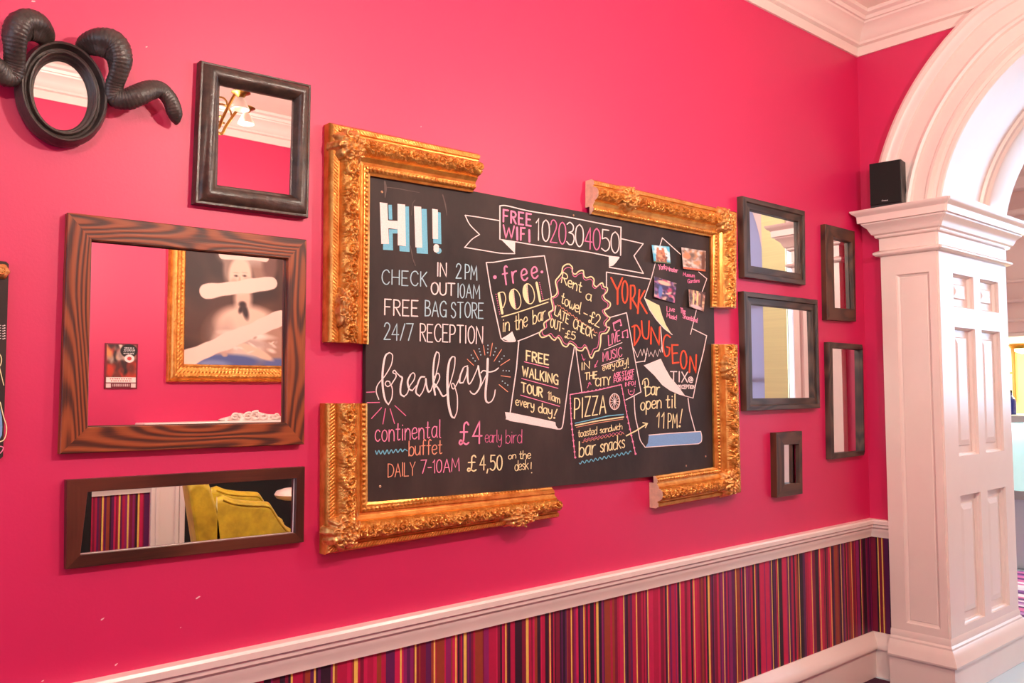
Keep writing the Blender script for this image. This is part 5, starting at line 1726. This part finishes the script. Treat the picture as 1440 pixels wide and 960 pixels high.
struct(MB().box((XW - .1, -5.2, ZT + .1), (XW, 2.4, ZH)).obj('wall_hall_arch', HALLW))
struct(MB().box((XW - .1, .15, 0), (XW, 2.4, ZT + .1)).obj('wall_hall_arch', HALLW))
struct(MB().box((XW - .1, -5.2, 0), (XW, YO - .15, ZT + .1)).obj('wall_hall_arch', HALLW))
# sheer roller blind added to tone the over-bright arched window down to lilac
shm = bpy.data.materials.new('sheer_cloth'); shm.use_nodes = True
nt_ = shm.node_tree; bs_ = nt_.nodes['Principled BSDF']; bs_.inputs['Base Color'].default_value = srgb(206, 200, 222); bs_.inputs['Roughness'].default_value = .9
tl_ = nt_.nodes.new('ShaderNodeBsdfTranslucent'); tl_.inputs[0].default_value = (.50, .47, .56, 1)
ms_ = nt_.nodes.new('ShaderNodeMixShader'); ms_.inputs[0].default_value = .6
nt_.links.new(bs_.outputs[0], ms_.inputs[1]); nt_.links.new(tl_.outputs[0], ms_.inputs[2]); nt_.links.new(ms_.outputs[0], nt_.nodes['Material Output'].inputs[0])
o = MB().box((XH + .10, wc - ww / 2, .82), (XH + .104, wc + ww / 2, zsp + wh)).obj('added_sheer_blind', shm); tag(o, 'added sheer lilac blind dimming the arched hall window, seen in the charred frame mirrors', 'blind')
# bulkhead with mouldings over the reception
zbk = onX(1430, 468, XBH)[2]
mb = MB()
mb.box((XBH, -1.0, zbk), (XBH + .15, 2.3, ZH))
for py, h_, d_ in ((262, .10, .14), (300, .05, .08), (330, .04, .05), (395, .03, .04), (423, .03, .04), (450, .03, .04)):
    z = onX(1430, py, XBH)[2]
    mb.box((XBH - d_, -1.0, z - h_ / 2), (XBH, 2.3, z + h_ / 2))
struct(mb.obj('trim_8', HALLW, bevel=.012))
struct(MB().box((XBH, -1.0, zbk - .03), (XH + 1.2, 2.3, zbk)).obj('ceiling_alcove', M_CEIL))
struct(MB().box((XH + 1.1, -1.1, 0), (XH + 1.2, 2.3, zbk)).obj('wall_alcove_end', mat('warm_yellow_paint', srgb(250, 226, 150), .6)))
struct(MB().box((XBH + .15, -1.1, 0), (XH + 1.2, -1.0, ZH)).obj('wall_alcove_side', HALLW))
# reception desk
zc1 = onX(1430, 584, XBH)[2]; zc2 = onX(1430, 594, XBH)[2]; zc3 = onX(1430, 690, XBH)[2]
root = thing('reception_desk', 'reception desk with glowing pale turquoise glass front, beyond the arch', 'desk', (XBH, .6, 0))
GL = mat('turquoise_glass', srgb(214, 246, 246), .2, emit=(srgb(150, 236, 236), .35))
mb = MB(); mb.box((XBH - .02, -.7, zc2), (XBH + .7, 2.0, zc1)); mb.obj('counter_top', mat('grey_laminate', srgb(196, 206, 206), .3), root, bevel=.006)
mb = MB(); mb.box((XBH + .03, -.65, zc3), (XBH + .06, 1.95, zc2)); mb.obj('glass_front', GL, root)
mb = MB(); mb.box((XBH + .02, -.7, zc3 - .08), (XBH + .6, 2.0, zc3)); mb.obj('lower_shelf', mat('desk_shelf', srgb(150, 150, 150), .4), root, bevel=.005)
mb = MB(); mb.box((XBH + .12, -.65, .004), (XBH + .6, 1.95, zc3 - .08)); mb.obj('plinth', mat('desk_base', srgb(188, 200, 208), .4), root)
light('desk_strip_light', 'AREA', (XBH + .015, .6, zc2 - .01), 10, (.8, 1, 1), .03, 2.4, None)
# wall lamp, noticeboard, bottle and papers behind the desk
lp = onX(1437, 486, XH + .9)
root = thing('wall_lamp', 'brass wall lamp glowing on the yellow wall behind the desk', 'lamp', (lp[0], lp[1], lp[2]))
mb = MB(); mb.lathe(tuple(lp), [(.0, .06), (.09, .05), (.12, .0), (.10, -.03), (.0, -.03)], 20); mb.tube([(lp[0], lp[1], lp[2] + .03), (XH + 1.1, lp[1], lp[2] + .03)], .02, 8); mb.obj('bracket', M_BRASS, root, smooth=50)
mb = MB(); mb.lathe((lp[0], lp[1], lp[2] - .03), [(.07, 0), (.07, -.03), (.0, -.06)], 16); mb.obj('bulb', mat('lit_bulb', srgb(255, 230, 180), .5, emit=(srgb(255, 220, 150), 3)), root, smooth=60)
light('alcove_lamp', 'POINT', (XH + .2, .3, zbk - .25), 45, (1, .84, .55), .12)
light('alcove_lamp', 'POINT', (XH + .2, 1.4, zbk - .25), 30, (1, .84, .55), .12)
n0, n1 = onX(1417, 500, XH + 1.08), onX(1428, 545, XH + 1.08)
root = thing('notice_frame', 'wood edged notice with white papers behind the reception desk', 'notice', (n0[0], n0[1], n1[2]))
ya_, yb_ = sorted((n0[1] + .15, n1[1])); za_, zb_ = n1[2] - .15, n0[2] + .12
mb = MB(); mb.box((XH + 1.06, ya_, za_), (XH + 1.10, yb_, zb_)); mb.obj('surround', mat('orange_timber', srgb(190, 120, 60), .5), root)
mb = MB(); mb.box((XH + 1.05, ya_ + .02, za_ + .02), (XH + 1.06, yb_ - .03, (za_ + zb_) / 2 - .01)); mb.box((XH + 1.05, ya_ + .02, (za_ + zb_) / 2 + .01), (XH + 1.06, yb_ - .03, zb_ - .02)); mb.obj('papers', M_PAPER, root)
bp_ = onX(1421.5, 580, XBH + .3)
root = thing('blue_bottle', 'small dark blue bottle standing on the reception counter', 'bottle', (bp_[0], bp_[1], zc1))
mb = MB(); mb.lathe((bp_[0], bp_[1], zc1), [(.0, 0), (.045, 0), (.047, .01), (.047, .13), (.03, .16), (.016, .175), (.016, .20), (0, .20)], 18); mb.obj('body', mat('cobalt_plastic', srgb(20, 40, 130), .3), root, smooth=40)
mb = MB(); mb.lathe((bp_[0], bp_[1], zc1), [(.0, .20), (.018, .20), (.018, .225), (.0, .225)], 14); mb.obj('cap', M_BLACK, root, smooth=40)
